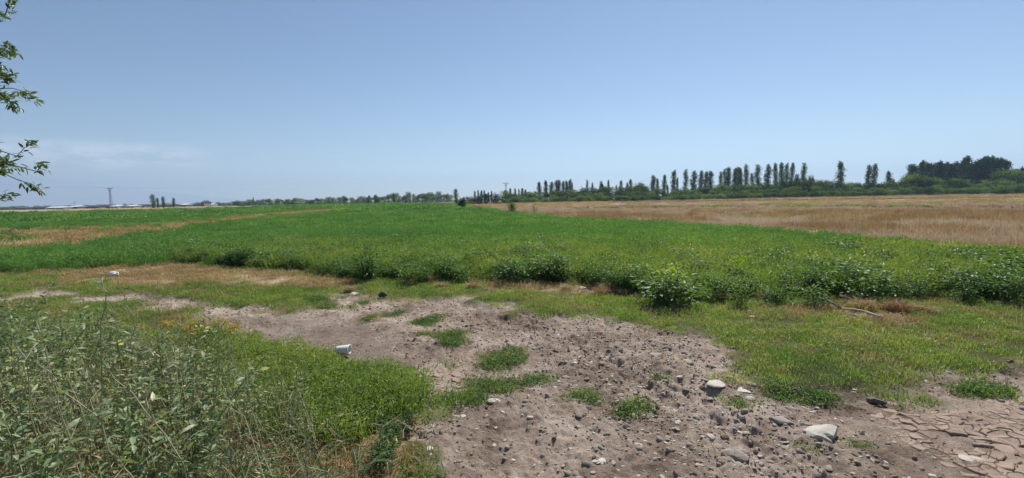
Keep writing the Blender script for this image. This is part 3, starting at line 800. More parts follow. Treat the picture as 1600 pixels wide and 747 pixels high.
while n_st < 210:
    if random.random() < .72: px, py = random.uniform(860, 1260), random.uniform(500, 747)
    else: px, py = random.uniform(560, 1600), random.uniform(470, 747)
    c = at(px, py)
    xx, yy = np.array([c.x]), np.array([c.y])
    mk = masks(xx, yy)
    if mk['dirt'][0] < .7 or mk['damp'][0] > .5 or (random.random() > .12 + stony(xx, yy)[0]): continue
    if any(abs(px - a) < 26 and abs(py - b) < 14 for a, b in taken): continue
    s = .011 + .028 * random.random() ** 2.4
    hs = random.uniform(.35, .75)
    o = link('stone', random.choice(STM), loc=(c.x, c.y, float(ground_z(xx, yy)[0]) + s * hs * .02), rot=(random.uniform(-.2, .2), random.uniform(-.2, .2), random.uniform(0, 6.28)), scale=(s, s * random.uniform(.8, 1.1), s * hs))
    size = 'fist sized' if s > .03 else 'egg sized' if s > .02 else 'pebble sized'
    shape = 'flat' if hs < .65 else 'plump'
    place = 'among the cobbles beside the turf' if px > 1040 and py < 640 else 'on the gravel strip behind the rut' if py < 580 else 'around the half buried angular stone' if px > 1040 else 'on the open trodden dirt'
    tag(o, '%s %s loose stone %s' % (size, shape, place), 'stone', 'small stones scattered on the track')
    n_st += 1

# ------------------------------------------------------------------ cracked mud: separate plates on the ground
def clip_cell(pts, i, near):
    c = pts[i]; P = [(c[0] + a, c[1] + b) for a, b in ((-.3, -.3), (.3, -.3), (.3, .3), (-.3, .3))]
    for j in near:
        if j == i: continue
        d = pts[j] - c; m = (pts[j] + c) / 2; Qn = []
        for k in range(len(P)):
            a, b = P[k], P[(k + 1) % len(P)]
            sa = (a[0] - m[0]) * d[0] + (a[1] - m[1]) * d[1]; sb = (b[0] - m[0]) * d[0] + (b[1] - m[1]) * d[1]
            if sa <= 0: Qn.append(a)
            if (sa < 0) != (sb < 0) and abs(sa - sb) > 1e-12:
                t = sa / (sa - sb); Qn.append((a[0] + (b[0] - a[0]) * t, a[1] + (b[1] - a[1]) * t))
        P = Qn
        if not P: break
    return P
def cracked(region, spacing, count, seed):
    rng = np.random.default_rng(seed)
    mn, mx = region.min(0) - .2, region.max(0) + .2
    pts = []
    tries = 0
    while tries < 6000:
        tries += 1
        q = mn + rng.random(2) * (mx - mn)
        sp = spacing * (0.5 + 1.2 * vnoise(np.array([q[0] * 2.5]), np.array([q[1] * 2.5]), seed)[0])
        if all((q[0] - a[0]) ** 2 + (q[1] - a[1]) ** 2 > sp * sp for a in pts): pts.append(q)
    pts = np.array(pts)
    ok = sdf(region, pts[:, 0], pts[:, 1]) + (fbm(pts[:, 0], pts[:, 1], .5, 3, seed) - .5) * .5
    made = 0
    for i in np.argsort(-ok):
        if ok[i] < 0 or made >= count: continue
        if vnoise(pts[i:i + 1, 0] * 3.1, pts[i:i + 1, 1] * 3.1, seed + 40)[0] < .36 - .1 * min(1, ok[i]) and rng.random() < .85: continue
        near = np.argsort(((pts - pts[i]) ** 2).sum(1))[:16]
        P = clip_cell(pts, i, near)
        if len(P) < 3: continue
        c = np.mean(P, 0)
        # subdivide the outline once and jitter so that the cracks wander
        out = []
        for k in range(len(P)):
            a, b = np.array(P[k]), np.array(P[(k + 1) % len(P)])
            out.append(a)
            mid = (a + b) / 2
            nn = np.array([(a + b)[1], -(a + b)[0]]); 
            h1 = hash01(np.array([round(mid[0] * 500)]), np.array([round(mid[1] * 500)]), 3)[0] - .5
            h2 = hash01(np.array([round(mid[0] * 500)]), np.array([round(mid[1] * 500)]), 9)[0] - .5
            out.append(mid + np.array([h1, h2]) * np.linalg.norm(b - a) * .42)
        out = np.array(out); n = len(out)
        gap = .0004 + .0036 * float(vnoise(np.array([c[0] * 3]), np.array([c[1] * 3]), 77)[0]) * rng.uniform(.5, 1.2)
        r = np.linalg.norm(out - c, axis=1, keepdims=True)
        o1 = c + (out - c) * (1 - gap / np.maximum(r, .02)); o2 = c + (out - c) * (1 - (gap + .006) / np.maximum(r, .02))
        zc = ground_z(out[:, 0], out[:, 1]); zb = float(np.mean(zc))
        lift = -.003 + .013 * min(1, ok[i] / .3) + rng.uniform(-.003, .004)
        sl = rng.normal(0, .07, 2)
        def zz(q): return zc + ((q - c) @ sl)
        V3 = np.concatenate([np.c_[o1, zc - .03], np.c_[o1, zz(o1) + lift - .003], np.c_[o2, zz(o2) + lift + .001], [[c[0], c[1], zb + lift - .002]]])
        F3 = []
        for k in range(n):
            k2 = (k + 1) % n
            F3 += [(k, k2, n + k2), (k, n + k2, n + k), (n + k, n + k2, 2 * n + k2), (n + k, 2 * n + k2, 2 * n + k), (2 * n + k, 2 * n + k2, 3 * n)]
        o = link('mud_plate', mkmesh('mud_plate', V3, np.array(F3), M['mud']), parent=ground)
        made += 1
cracked(MUD, .072, 300, 5)
cracked(MUD2, .085, 90, 8)

# ------------------------------------------------------------------ weed bushes along the crop edge
def bush_mesh(seed, mat, L=.115, W=.07, n=420, spread=.5, hmul=1.0, tiers=7):
    """leafy weed bush about one unit high: stems fan from the root, clusters of leaves"""
    rng = np.random.default_rng(seed); st = MB(); lv = MB()
    cl = []
    for k in range(tiers):
        a = rng.random() * 6.283; q = rng.uniform(.15, 1) * spread
        h = (rng.uniform(.55, 1.0) - .35 * q / max(spread, .01) * rng.random()) * hmul
        tip = np.array([math.cos(a) * q, math.sin(a) * q, h])
        path = [np.zeros(3), tip * np.array([.35, .35, .5]), tip]
        add_tube(st, path, [.012, .009, .004], 4)
        for t in np.linspace(.25, 1, 5):
            pt = (1 - t) ** 2 * path[0] + 2 * t * (1 - t) * path[1] + t * t * path[2]
            cl.append((pt, .20 - .07 * t))
    per = n // len(cl)
    for pt, rad in cl:
        off = rng.normal(size=(per, 3)) * rad * np.array([1, 1, .7])
        P = pt + off; P[:, 2] = np.maximum(P[:, 2], .02)
        D = unit(off + 1e-3) + rng.normal(size=(per, 3)) * .4; D[:, 2] *= .5
        rn = np.clip(.5 * P[:, 2] / hmul + .5 * rng.random(per), 0, 1)
        add_leaves(lv, P, D, rng.uniform(.6, 1.3, per) * L, rng.uniform(.6, 1.2, per) * W, rng, rnd=rn)
    return st.mesh('stem', [M['greenstem']]), lv.mesh('foliage', [mat])
BUSH = [bush_mesh(2000 + i, M['weed'], n=520, spread=.55 + .12 * (i % 3)) for i in range(6)]
def put_plant(name, pair, x, y, h, label, cat, group=None, wide=1.0, rz=None, kind_leaf='stuff'):
    e = link(name, None, loc=(x, y, gz(x, y) - .01), rot=(0, 0, random.uniform(0, 6.28) if rz is None else rz), scale=(h * wide, h * wide, h))
    tag(e, label, cat, group)
    link('stem', pair[0], e)
    link('foliage', pair[1], e, kind=kind_leaf)
    return e
LB = [(578, 436, 64, 60, 'broad dark leafy bush at the back edge of the bare mud'),
      (648, 440, 34, 34, 'small dark bush standing beside the broad dark bush'),
      (706, 436, 50, 40, 'leafy bush with glossy leaves next to the straw bank'),
      (795, 442, 80, 50, 'wide leafy bush behind the brown straw tufts'),
      (384, 417, 34, 30, 'round dark bush at the end of the pale straw strip'),
      (452, 398, 50, 26, 'low dark bush inside the pale crop edge'),
      (92, 394, 50, 22, 'low dark bramble beside the dry straw strip'),
      (985, 452, 60, 44, 'leafy bush beside the lime topped bush'),
      (1155, 479, 44, 40, 'dark compact bush by the dead grass clumps'),
      (1210, 474, 60, 42, 'leafy bush between the compact bush and the fallen branch'),
      (1272, 478, 56, 40, 'shady bush just behind the fallen pale branch'),
      (1572, 470, 76, 62, 'tall dark bush standing alone in the long grass'),
      (1500, 470, 50, 36, 'small bush leaning out of the long bright grass'),
      (1108, 440, 60, 40, 'bush with a lime sprig behind the dark compact bush'),
      (870, 438, 60, 34, 'low leafy bush at the middle of the weed row')]
for i, (px, py, w, h, lab) in enumerate(LB):
    c = at(px, py); hh = h * c.y / FPX
    put_plant('weed_bush', BUSH[i % 6], c.x, c.y, hh, lab, 'bush', None, wide=min(1.8, (w / h) * .75))
# the lime topped bush
c = at(1045, 476)
e = put_plant('weed_bush', bush_mesh(2050, M['weed'], n=900, spread=.55, tiers=9), c.x, c.y, .55, 'largest weed bush, dark below with bright lime young leaves on top', 'bush', wide=1.4)
rng = np.random.default_rng(77); mb = MB()
P = rng.normal(size=(150, 3)) * np.array([.16, .16, .1]) + np.array([0, 0, .97])
add_leaves(mb, P, rng.normal(size=(150, 3)), .075, .055, rng)
o = link('young_leaves', mb.mesh('young_leaves', [M['lime']]), e, kind='stuff'); o['label'] = 'bright lime young leaves'
c = at(1152, 452)
e = put_plant('weed_bush', bush_mesh(2051, M['weed'], n=500), c.x, c.y, .52, 'smaller bush topped with a few lime yellow leaves', 'bush', wide=1.0)
o = link('young_leaves', e.children[0].data if False else mb.mesh('young_leaves', [M['lime']]), e, scale=(.7, .7, 1), kind='stuff')
n_b = 0
while n_b < 95:
    px, py = random.uniform(60, 1600), random.uniform(382, 470)
    lo = 384 + (20 if px < 330 else 0); hi = np.interp(px, [0, 300, 560, 900, 1200, 1600], [392, 408, 432, 445, 470, 470])
    if py > hi or py < lo - 12: continue
    c = at(px, py)
    if sdf(DRYF, np.array([c.x]), np.array([c.y]))[0] > -.4 or sdf(STRAW, np.array([c.x]), np.array([c.y]))[0] > -.1: continue
    hh = random.uniform(.24, .58)
    put_plant('weed_bush', random.choice(BUSH), c.x, c.y, hh, '%s leafy weed in the row along the crop edge, %s' % ('knee high' if hh > .42 else 'low' if hh > .32 else 'tiny', 'past the pale fallen branch' if px > 1330 else 'near the lime topped bush' if px > 930 else 'behind the creeping weed islands' if px > 640 else 'behind the bare mud' if px > 330 else 'beyond the straw strip'), 'weed', 'low weeds along the crop edge', wide=random.uniform(.9, 1.5))
    n_b += 1

LIGHT = [bush_mesh(2070 + k, M['meadow'], n=300, L=.15, W=.045, spread=.6) for k in range(3)]
UND = protos('undergrowth_tuft', [BUSH[k][1] for k in range(6)] + [q[1] for q in LIGHT])
def p_und(x, y, m):
    d = m['d']
    start = band_start(x) + (fbm(x, y, .9, 3, 812) - .5) * 1.1
    d = y
    patch = .25 + .75 * smooth(.38, .52, fbm(x, y, 1.1, 3, 811))
    return smooth(start, start + .35, d) * (1 - .8 * smooth(start + 2.2, start + 4.5, d)) * (1 - smooth(15, 19, d)) * patch * (1 - m['dryf']) * (1 - .6 * m['verge']) * (1 - .95 * m['straw']) * (1 - m['dirt'])
put('weed_undergrowth', UND, 9, 13000, 6, 20, p_und, .16, .42, 'leafy green undergrowth filling the weed row before the crop', 'undergrowth')
# dead grass clumps
def clump_mesh(seed, n, rad, h, mat, w=.007):
    rng = np.random.default_rng(seed); mb = MB()
    P = disc(n, rad * .5, rng); add_blades(mb, P, rng.uniform(.5, 1, n) * h, w, rng.uniform(.2, 1.6, n), rng)
    return mb.mesh('dead_grass', [mat])
CL = [clump_mesh(2100 + i, 260, .2, .2, M['straw'] if i % 2 else M['rust']) for i in range(4)]
for i, (px, py, s) in enumerate([(938, 462, .9), (948, 456, 1.1), (972, 460, .8), (1010, 455, .7), (1090, 462, .8), (1130, 466, .9), (1185, 464, .9), (640, 445, .9), (672, 440, .9), (690, 450, .8), (740, 450, .8), (1350, 484, 1.2), (1400, 486, 1.3), (1445, 488, .9), (1330, 470, .8), (545, 452, .8), (885, 455, .8)]):
    c = at(px, py)
    o = link('dead_grass_clump', CL[i % 4], loc=(c.x, c.y, gz(c.x, c.y)), rot=(0, 0, i * 1.3), scale=s)
    tag(o, 'small brown dead grass clump at the foot of the weed bushes', 'grass clump', 'dead grass clumps below the bushes')

# ------------------------------------------------------------------ grey-green weeds in front
def weed_mesh(seed, stems=5, leaves=26, L=.075, W=.024):
    """unit-height weed: several stems with alternate lance-shaped leaves and side twigs"""
    rng = np.random.default_rng(seed); st = MB(); lv = MB()
    for k in range(stems):
        a = rng.random() * 6.283; q = rng.uniform(.1, .55)
        tip = np.array([math.cos(a) * q, math.sin(a) * q, rng.uniform(.65, 1.0)])
        mid = tip * .5 + np.array([rng.normal() * .05, rng.normal() * .05, .08])
        ts = np.linspace(0, 1, 7)
        path = [(1 - t) ** 2 * np.zeros(3) + 2 * t * (1 - t) * mid + t * t * tip for t in ts]
        add_tube(st, path, list(np.linspace(.008, .0025, 7)), 4, m=0, rnd=rng.random())
        tt = np.linspace(.12, 1, leaves) ** .85
        P = np.array([(2 * t * (1 - t)) * mid + t * t * tip for t in tt])
        ph = np.arange(leaves) * 2.4 + rng.random() * 6
        D = np.stack([np.cos(ph), np.sin(ph), rng.uniform(-.2, .8, leaves)], 1) + rng.normal(size=(leaves, 3)) * .25
        # leaves sit on short twigs
        off = unit(D) * rng.uniform(0, .10, leaves)[:, None] * (1 - .6 * tt[:, None])
        add_leaves(lv, P + off, D, rng.uniform(.6, 1.35, leaves) * L * (1.15 - .45 * tt), rng.uniform(.7, 1.3, leaves) * W, rng, fine=True, curl=.35, rnd=rng.random(leaves) * .9 + .1 * rng.random())
        P2 = P + off + rng.normal(size=P.shape) * .045
        add_leaves(lv, P2, D + rng.normal(size=P.shape) * .8, rng.uniform(.4, .9, leaves) * L, rng.uniform(.6, 1.1, leaves) * W, rng, fine=True, curl=.3)
    return st.mesh('stem', [M['greenstem']]), lv.mesh('foliage', [M['greyweed']])
WEED = [weed_mesh(2200 + i, 5 + i % 3, 20, L=.11, W=.028) for i in range(7)]
CLUMP = poly((-900, 520), (-300, 500), (0, 505), (180, 530), (330, 590), (430, 630), (500, 680), (545, 790), (560, 1000), (500, 1500), (-600, 1500), (-1500, 900))
def weed_label(h, s):
    size = 'tall' if h > .5 else 'knee high' if h > .32 else 'short'
    place = 'deep inside the dense clump' if s > .9 else 'near the rim of the dense clump' if s > .35 else 'on the ragged outer edge of the clump'
    return '%s grey green leafy weed %s' % (size, place)
n_w = 0; spots = []
tries = 0
while n_w < 170 and tries < 20000:
    tries += 1
    x, y = random.uniform(-6.2, -.25), random.uniform(.75, 5.2)
    if math.hypot(x, y) < .95 or abs(math.atan2(x, y)) > R(62): continue
    s = sdf(CLUMP, np.array([x]), np.array([y]))[0]
    if s < 0: continue
    if any((x - a) ** 2 + (y - b) ** 2 < .20 ** 2 for a, b in spots): continue
    edge = min(1, .45 + s * .8)
    r = math.hypot(x, y)
    h = random.uniform(.45, .8) * edge * min(1, .52 + .16 * r)
    h *= 1.0 if x < -1.6 else .72
    spots.append((x, y)); n_w += 1
    put_plant('leafy_weed', random.choice(WEED), x, y, h, weed_label(h, s), 'weed', 'grey green weeds in the dense clump', wide=random.uniform(.8, 1.15))
# ground litter of the clump
lit = blade_protos('clump_straw', 3, 40, .15, .02, .10, .006, 2.0, M['straw'], seed=2290)
put('clump_litter', lit, 3, 5000, 1, 6, lambda x, y, m: smooth(-.3, .2, sdf(CLUMP, x, y)) * .6, .7, 1.4, 'dry brown litter under the leafy weed clump', 'litter', amax=0, amin=-60)

# tall weeds with pale bare stalks: every leaf a part
leaf_mb = MB(); rng = np.random.default_rng(5)
LEAF = []
for k in range(4):
    q = MB(); add_leaves(q, np.zeros((1, 3)), np.array([[1.0, 0, .15]]), .085, .024 + .006 * k, rng, fine=True, curl=.25 + .1 * k, rnd=np.array([.35 + .18 * k]))
    LEAF.append(q.mesh('leaf', [M['greyweed']]))
def stalk_plant(base, pts, label, branches=(), r=.006, nleaf=10, seed=1):
    rnd_ = random.Random(seed)
    b = Vector(base); z0 = gz(b.x, b.y)
    e = link('tall_stalk_weed', None, loc=(b.x, b.y, z0 - .02))
    tag(e, label, 'weed', None)
    P = [Vector(p) - Vector((b.x, b.y, z0 - .02)) for p in pts]
    def chain(Q, r0_, r1_, nm):
        sm = []
        for i in range(len(Q) - 1):
            for t in (0, .5): sm.append(Q[i].lerp(Q[i + 1], t) + Vector((rnd_.gauss(0, .012), rnd_.gauss(0, .008), rnd_.gauss(0, .006))))
        sm.append(Q[-1])
        mb_ = MB(); add_tube(mb_, sm, list(np.linspace(r0_, r1_, len(sm))), 5, rnd=rnd_.random())
        link(nm, mb_.mesh(nm, [M['drystem']]), e)
    chain(P, r, r * .35, 'stem')
    allseg = [P]
    for (k, tip) in branches:
        q0 = P[k]; q1 = Vector(tip) - Vector((b.x, b.y, z0 - .02))
        mid = q0.lerp(q1, .5) + Vector((0, 0, .02))
        chain([q0, mid, q1], r * .6, r * .25, 'side_branch'); allseg.append([q0, mid, q1])
    for i in range(nleaf):
        s = rnd_.choice(allseg); k = rnd_.randrange(len(s) - 1); q = s[k].lerp(s[k + 1], rnd_.random())
        link('leaf', rnd_.choice(LEAF), e, loc=q, rot=(rnd_.uniform(-.6, .6), rnd_.uniform(-.7, .5), rnd_.uniform(0, 6.28)), scale=rnd_.uniform(.3, .6))
    return e
def px_path(lst, depth): return [atd(a, b, depth + dd) for a, b, dd in lst]
def ground_under(p): return (p.x, p.y, 0)
ST = [([(150, 640, 0), (158, 560, 0), (165, 500, 0), (166, 458, 0), (158, 428, 0)], 2.2, [(3, (167, 470), (150, 440)), (2, (160, 520), (215, 550))], 'tall pale stalk forking near its tip above the weed clump'),
      ([(240, 660, 0), (225, 600, 0), (205, 530, 0), (207, 490, 0), (196, 462, 0), (184, 430, 0)], 2.3, [(2, (205, 510), (270, 570)), (2, (205, 530), (180, 545))], 'tall crooked pale stalk with a long side shoot'),
      ([(110, 700, 0), (85, 600, 0), (62, 520, 0), (48, 462, 0)], 2.1, [(2, (60, 510), (52, 500))], 'thin straight stalk leaning over the dense weeds'),
      ([(60, 745, 0), (50, 640, 0), (42, 560, 0), (20, 520, 0)], 1.9, [(2, (40, 560), (75, 520))], 'bent pale stalk deep inside the dense weeds'),
      ([(330, 690, 0), (338, 600, 0), (345, 540, 0), (340, 500, 0)], 2.6, [(2, (340, 540), (330, 510))], 'upright thin stalk beside the yellow flowers'),
      ([(205, 745, 0), (150, 660, 0), (100, 610, 0), (60, 570, 0)], 1.7, [(1, (150, 660), (155, 600))], 'long sprawling stalk crossing the weed clump'),
      ([(285, 720, 0), (230, 640, 0), (190, 590, 0), (160, 560, 0)], 1.9, [(1, (225, 640), (235, 590))], 'arching thin stalk with dry tip in the weed clump'),
      ([(420, 747, 0), (405, 680, 0), (390, 600, 0), (385, 560, 0)], 2.4, [(2, (390, 600), (410, 575))], 'short upright stalk at the thin edge of the weed clump')]
for k, (pts, dep, br, lab) in enumerate(ST):
    P = px_path(pts, dep)
    base = (P[0].x, P[0].y + .02, 0)
    zb = gz(base[0], base[1])
    P = [Vector((base[0], base[1], zb - .02))] + P
    stalk_plant(base, P, lab, [(i + 1, atd(t[0], t[1], dep + .1)) for i, s, t in br], r=.004, nleaf=16, seed=k + 3)

# tangle of thin pale stems through the clump
def stem_protos():
    out = []
    for k in range(5):
        rg = np.random.default_rng(2600 + k); mb_ = MB()
        for q in range(3):
            a = rg.random() * 6.283; l = rg.uniform(.05, .45); tip = np.array([math.cos(a) * l, math.sin(a) * l, rg.uniform(.6, 1.0)])
            mid = tip * .5 + rg.normal(size=3) * .05
            path = [(2 * t * (1 - t)) * mid + t * t * tip + rg.normal(size=3) * .006 for t in np.linspace(0, 1, 7)]
            add_tube(mb_, path, list(np.linspace(.0045, .0015, 7)), 3, rnd=rg.random())
            for w in range(5):
                p0 = path[rg.integers(3, 7)]; d = rg.normal(size=3) * .07 + np.array([0, 0, .05])
                add_tube(mb_, [p0, p0 + d], [.002, .001], 3, rnd=rg.random())
        nl = 6; P = rg.normal(size=(nl, 3)) * np.array([.12, .12, .2]) + np.array([0, 0, .7])
        add_leaves(mb_, P, rg.normal(size=(nl, 3)), .05, .014, rg, m=1, fine=True)
        out.append(mb_.mesh('pale_stem', [M['drystem'], M['straw']]))
    return protos('pale_stem', out)
put('pale_stem_tangle', stem_protos(), 5, 1050, 1.1, 6, lambda x, y, m: smooth(-.1, .3, sdf(CLUMP, x, y)) * .8, .35, .75, 'tangle of thin pale dry stems woven through the leafy weed clump', 'stems', tilt=.3, amax=0, amin=-60)
# feathery plants with pinnate leaves
def feather_mesh(seed, fronds=14):
    rng = np.random.default_rng(seed); st = MB(); lv = MB()
    for k in range(fronds):
        a = rng.random() * 6.283; ln = rng.uniform(.35, .7)
        d = np.array([math.cos(a), math.sin(a), 0]); z0 = rng.uniform(.05, .5)
        ts = np.linspace(0, 1, 6)
        path = [d * ln * t + np.array([0, 0, z0 + .35 * math.sin(t * 2.2) * ln]) for t in ts]
        path[0] = np.array([0, 0, max(0, z0 - .05)])
        add_tube(st, path, list(np.linspace(.004, .0015, 6)), 3)
        nl = 26; t2 = np.linspace(.15, 1, nl)
        P = np.stack([d * ln * t + np.array([0, 0, z0 + .35 * math.sin(t * 2.2) * ln]) for t in t2])
        side = np.cross(d, [0, 0, 1.0])
        for s in (-1, 1):
            D = side * s + d * .35 + rng.normal(size=(nl, 3)) * .08
            add_leaves(lv, P, D, .055 * (1.1 - .6 * t2), .012, rng, curl=.1)
    add_tube(st, [(0, 0, 0), (0, 0, .55)], [.006, .004], 4)
    return st.mesh('stem', [M['greenstem']]), lv.mesh('foliage', [M['feather']])
FEA = [feather_mesh(2400 + i) for i in range(3)]
for i, (x, y, h) in enumerate([(-1.05, 2.25, .5), (-.95, 2.0, .45), (-1.3, 2.1, .55), (-1.12, 1.75, .45), (-.85, 2.4, .4), (-1.5, 2.4, .5), (-1.45, 1.8, .5), (-.8, 1.8, .35)]):
    put_plant('feathery_weed', FEA[i % 3], x, y, h, 'dark green feathery weed at the thin end of the weed clump', 'weed', 'feathery weeds beside the straw patch')
# small dark weeds on the straw patch
for i, (px, py, h) in enumerate([(600, 715, .22), (622, 690, .16), (640, 665, .12), (560, 655, .2), (590, 735, .2), (520, 640, .22), (480, 620, .22)]):
    c = at(px, py)
    put_plant('small_weed', BUSH[i % 6], c.x, c.y, h, 'small dark weed beside the orange straw patch', 'weed', 'small weeds by the straw patch', wide=.9)

# yellow flowering plant
c = at(303, 578)
e = link('yellow_flower_plant', None, loc=(c.x, c.y, gz(c.x, c.y)))
tag(e, 'bushy plant with mustard yellow flower heads beside the grey rock', 'plant')
rng = np.random.default_rng(31); st = MB(); lv = MB()
heads = []
for k in range(20):
    tip = np.array([rng.normal() * .2, rng.normal() * .12, rng.uniform(.28, .5)])
    add_tube(st, [(0, 0, 0), tuple(tip * np.array([.5, .5, .6])), tuple(tip)], [.004, .003, .002], 4); heads.append(tip)
    P = tip * rng.uniform(.3, .9, (8, 1)); add_leaves(lv, P, rng.normal(size=(8, 3)), .05, .014, rng)
link('stem', st.mesh('stem', [M['greenstem']]), e); link('foliage', lv.mesh('foliage', [M['weed']]), e, kind='stuff')
hm = MB(); n = 60; P = rng.normal(size=(n, 3)) * np.array([.022, .022, .01]); add_leaves(hm, P, rng.normal(size=(n, 3)) + np.array([0, 0, .6]), .016, .012, rng)
hmesh = hm.mesh('flower_head', [M['yellow']])
for tip in heads: link('flower_head', hmesh, e, loc=tip, rot=(rng.normal() * .3, rng.normal() * .3, rng.random() * 6), scale=rng.uniform(.8, 1.35), kind='stuff')

# ------------------------------------------------------------------ litter and wood
def lathe(mb, prof, n=20, m=0, rnd=.5):
    V3 = []; F3 = []
    for (r_, z_) in prof:
        for k in range(n):
            a = 2 * math.pi * k / n; V3.append((r_ * math.cos(a), r_ * math.sin(a), z_))
    for i in range(len(prof) - 1):
        for k in range(n):
            a = i * n + k; b = i * n + (k + 1) % n; F3 += [(a, b, b + n), (a, b + n, a + n)]
    mb.add(V3, F3, rnd, m)
c = at(534, 554); z = gz(c.x, c.y)
e = link('plastic_cup', None, loc=(c.x - .05, c.y, z + .062), rot=(R(8), R(84), R(8)))
tag(e, 'dirty white ribbed plastic tub lying on its side at the mud edge', 'cup')
mb = MB(); prof = [(.0, 0), (.046, .0)] + [(.046 + .0016 * i + (.0015 if i % 2 else 0), .004 + .0145 * i) for i in range(1, 9)] + [(.060, .135)]
lathe(mb, prof); lathe(mb, [(q[0] - .002, q[1] + .002) for q in prof[::-1]])
v = np.concatenate(mb.V); 
for arr in mb.V: arr[:, 0] *= 1 - .25 * np.clip(arr[:, 2] / .135, 0, 1)
link('cup_wall', mb.mesh('cup_wall', [M['plastic']], True), e)
mb = MB(); lathe(mb, [(.058, .131), (.066, .132), (.066, .138), (.058, .139)])
for arr in mb.V: arr[:, 0] *= .75
link('rim', mb.mesh('rim', [M['plastic']], True), e)

def crumpled(name, px, py, sx, sy, sz, mat, label, cat, seed, rz=0.0):
    c = at(px, py); v = IV3.copy(); rng = np.random.default_rng(seed); a = rng.random(3) * 20
    d = ridged(v[:, 0] * 1.2 + a[0] + v[:, 2], v[:, 1] * 1.2 + a[1] + v[:, 2] * .6, .7, seed) - .5
    d2 = fbm(v[:, 0] * 3 + a[1] - v[:, 2] * 2, v[:, 1] * 3 + a[2] + v[:, 2], .6, 2, seed + 4) - .5
    v = v * (1 + .8 * d[:, None] + .45 * d2[:, None]) * np.array([sx, sy, sz]) / 2
    v[:, 2] -= v[:, 2].min()
    o = link(name, mkmesh(name, v, IF3, mat), loc=(c.x, c.y, gz(c.x, c.y) - .01), rot=(0, 0, rz))
    return tag(o, label, cat)
crumpled('plastic_bag', 176, 432, .21, .14, .09, M['plastic'], 'crumpled white plastic bag lying on the flattened dry grass', 'bag', 3)
crumpled('plastic_bag', 598, 461, .11, .09, .08, M['blackbag'], 'crumpled black plastic bag on the bank behind the bare mud', 'bag', 6)
crumpled('paper_scrap', 372, 398, .22, .15, .13, M['plastic'], 'white paper scrap caught in the pale crop edge', 'litter', 9)
crumpled('paper_scrap', 305, 608, .10, .07, .06, M['plastic'], 'small white paper scrap caught among the grey green weeds', 'litter', 12)
# fallen branch
a_, b_ = at(1316, 486), at(1376, 503)
mb = MB(); za = gz(a_.x, a_.y); zb = gz(b_.x, b_.y)
br = []
for t in np.linspace(0, 1, 7):
    q = a_.lerp(b_, t); br.append((q.x + random.gauss(0, .008), q.y + random.gauss(0, .008), za + (zb - za) * t + .05 + .03 * math.sin(t * 3)))
add_tube(mb, br, [.013, .015, .017, .017, .019, .02, .022], 8)
e = link('fallen_branch', None, loc=(0, 0, 0)); tag(e, 'bleached pale branch lying across the turf below the bushes', 'branch')
mc = np.mean(br, 0); e.location = (mc[0], mc[1], za)
mb.V = [q - np.array([mc[0], mc[1], za]) for q in mb.V]
link('branch_stem', mb.mesh('branch_stem', [M['wood']], True), e)
mb = MB(); s0 = np.array(br[0]) - np.array([mc[0], mc[1], za])
add_tube(mb, [s0, s0 + np.array([-.10, .12, .08]), s0 + np.array([-.14, .25, .1])], [.018, .013, .008], 6)
link('twig', mb.mesh('twig', [M['wood']], True), e)
def chunk(px, py, l, rz, label, seed):
    c = at(px, py); rng = np.random.default_rng(seed); mb = MB()
    for k in range(5):
        o = rng.normal(size=3) * np.array([.02, .025, .012]); hl = l * rng.uniform(.3, .5)
        add_tube(mb, [(-hl + o[0], o[1], .02 + o[2]), (o[0], o[1] + rng.normal() * .01, .035 + o[2]), (hl + o[0], o[1] + rng.normal() * .02, .02 + o[2])], [rng.uniform(.008, .016), rng.uniform(.014, .024), rng.uniform(.006, .014)], 5)
    e = link('wood_chunk', mb.mesh('wood_chunk', [M['darkwood']]), loc=(c.x, c.y, gz(c.x, c.y)), rot=(0, 0, rz))
    tag(e, label, 'wood')
chunk(590, 668, .24, -.3, 'splintered grey rotten wood lying on the orange straw', 3)
chunk(628, 682, .2, -.2, 'narrow splinter of dark wood next to the bare dirt', 4)

# ------------------------------------------------------------------ trees
def crown_leaves(rng, mb, centres, radii, n_each, L, W, zsq=.8, zlo=0, zhi=1):
    for c_, r_, n_ in zip(centres, radii, n_each):
        off = unit(rng.normal(size=(n_, 3))) * (rng.random((n_, 1)) ** .45) * r_ * np.array([1, 1, zsq])
        P = np.array(c_) + off
        D = off + rng.normal(size=(n_, 3)) * r_ * .5
        rn = np.clip(.45 * rng.random(n_) + .35 * rng.random() + .2 * (off[:, 2] / (r_ + 1e-6) * .5 + .5), 0, 1)
        add_leaves(mb, P, D, rng.uniform(.6, 1.3, n_) * L, rng.uniform(.6, 1.2, n_) * W, rng, rnd=rn)

def poplar(seed, ratio=.17, mat='poplar', n=1500):
    """unit-height columnar poplar"""
    rng = np.random.default_rng(seed); cr = MB(); tr = MB()
    add_tube(tr, [(0, 0, 0), (.003, 0, .3), (0, .003, .7), (0, 0, .96)], [.014, .011, .007, .002], 6)
    cs, rs = [], []
    for k in range(34):
        z_ = .08 + .88 * (k + rng.random()) / 34
        prof = min(1, .55 + (z_ - .08) / .35 * .45) if z_ < .62 else 1 - ((z_ - .62) / .38) ** 2 * .75
        q = prof * ratio * .5 * rng.uniform(.05, .6); a = rng.random() * 6.283
        cs.append((math.cos(a) * q, math.sin(a) * q, z_)); rs.append(ratio * .5 * prof * rng.uniform(.4, .62) + .010)
        add_tube(tr, [(0, 0, max(.05, z_ - .14)), cs[-1]], [.004, .0015], 3)
    crown_leaves(rng, cr, cs, rs, [n // 34] * 34, .032, .022, zsq=2.2)
    return tr.mesh('trunk', [M['bark']]), cr.mesh('crown', [M[mat]])

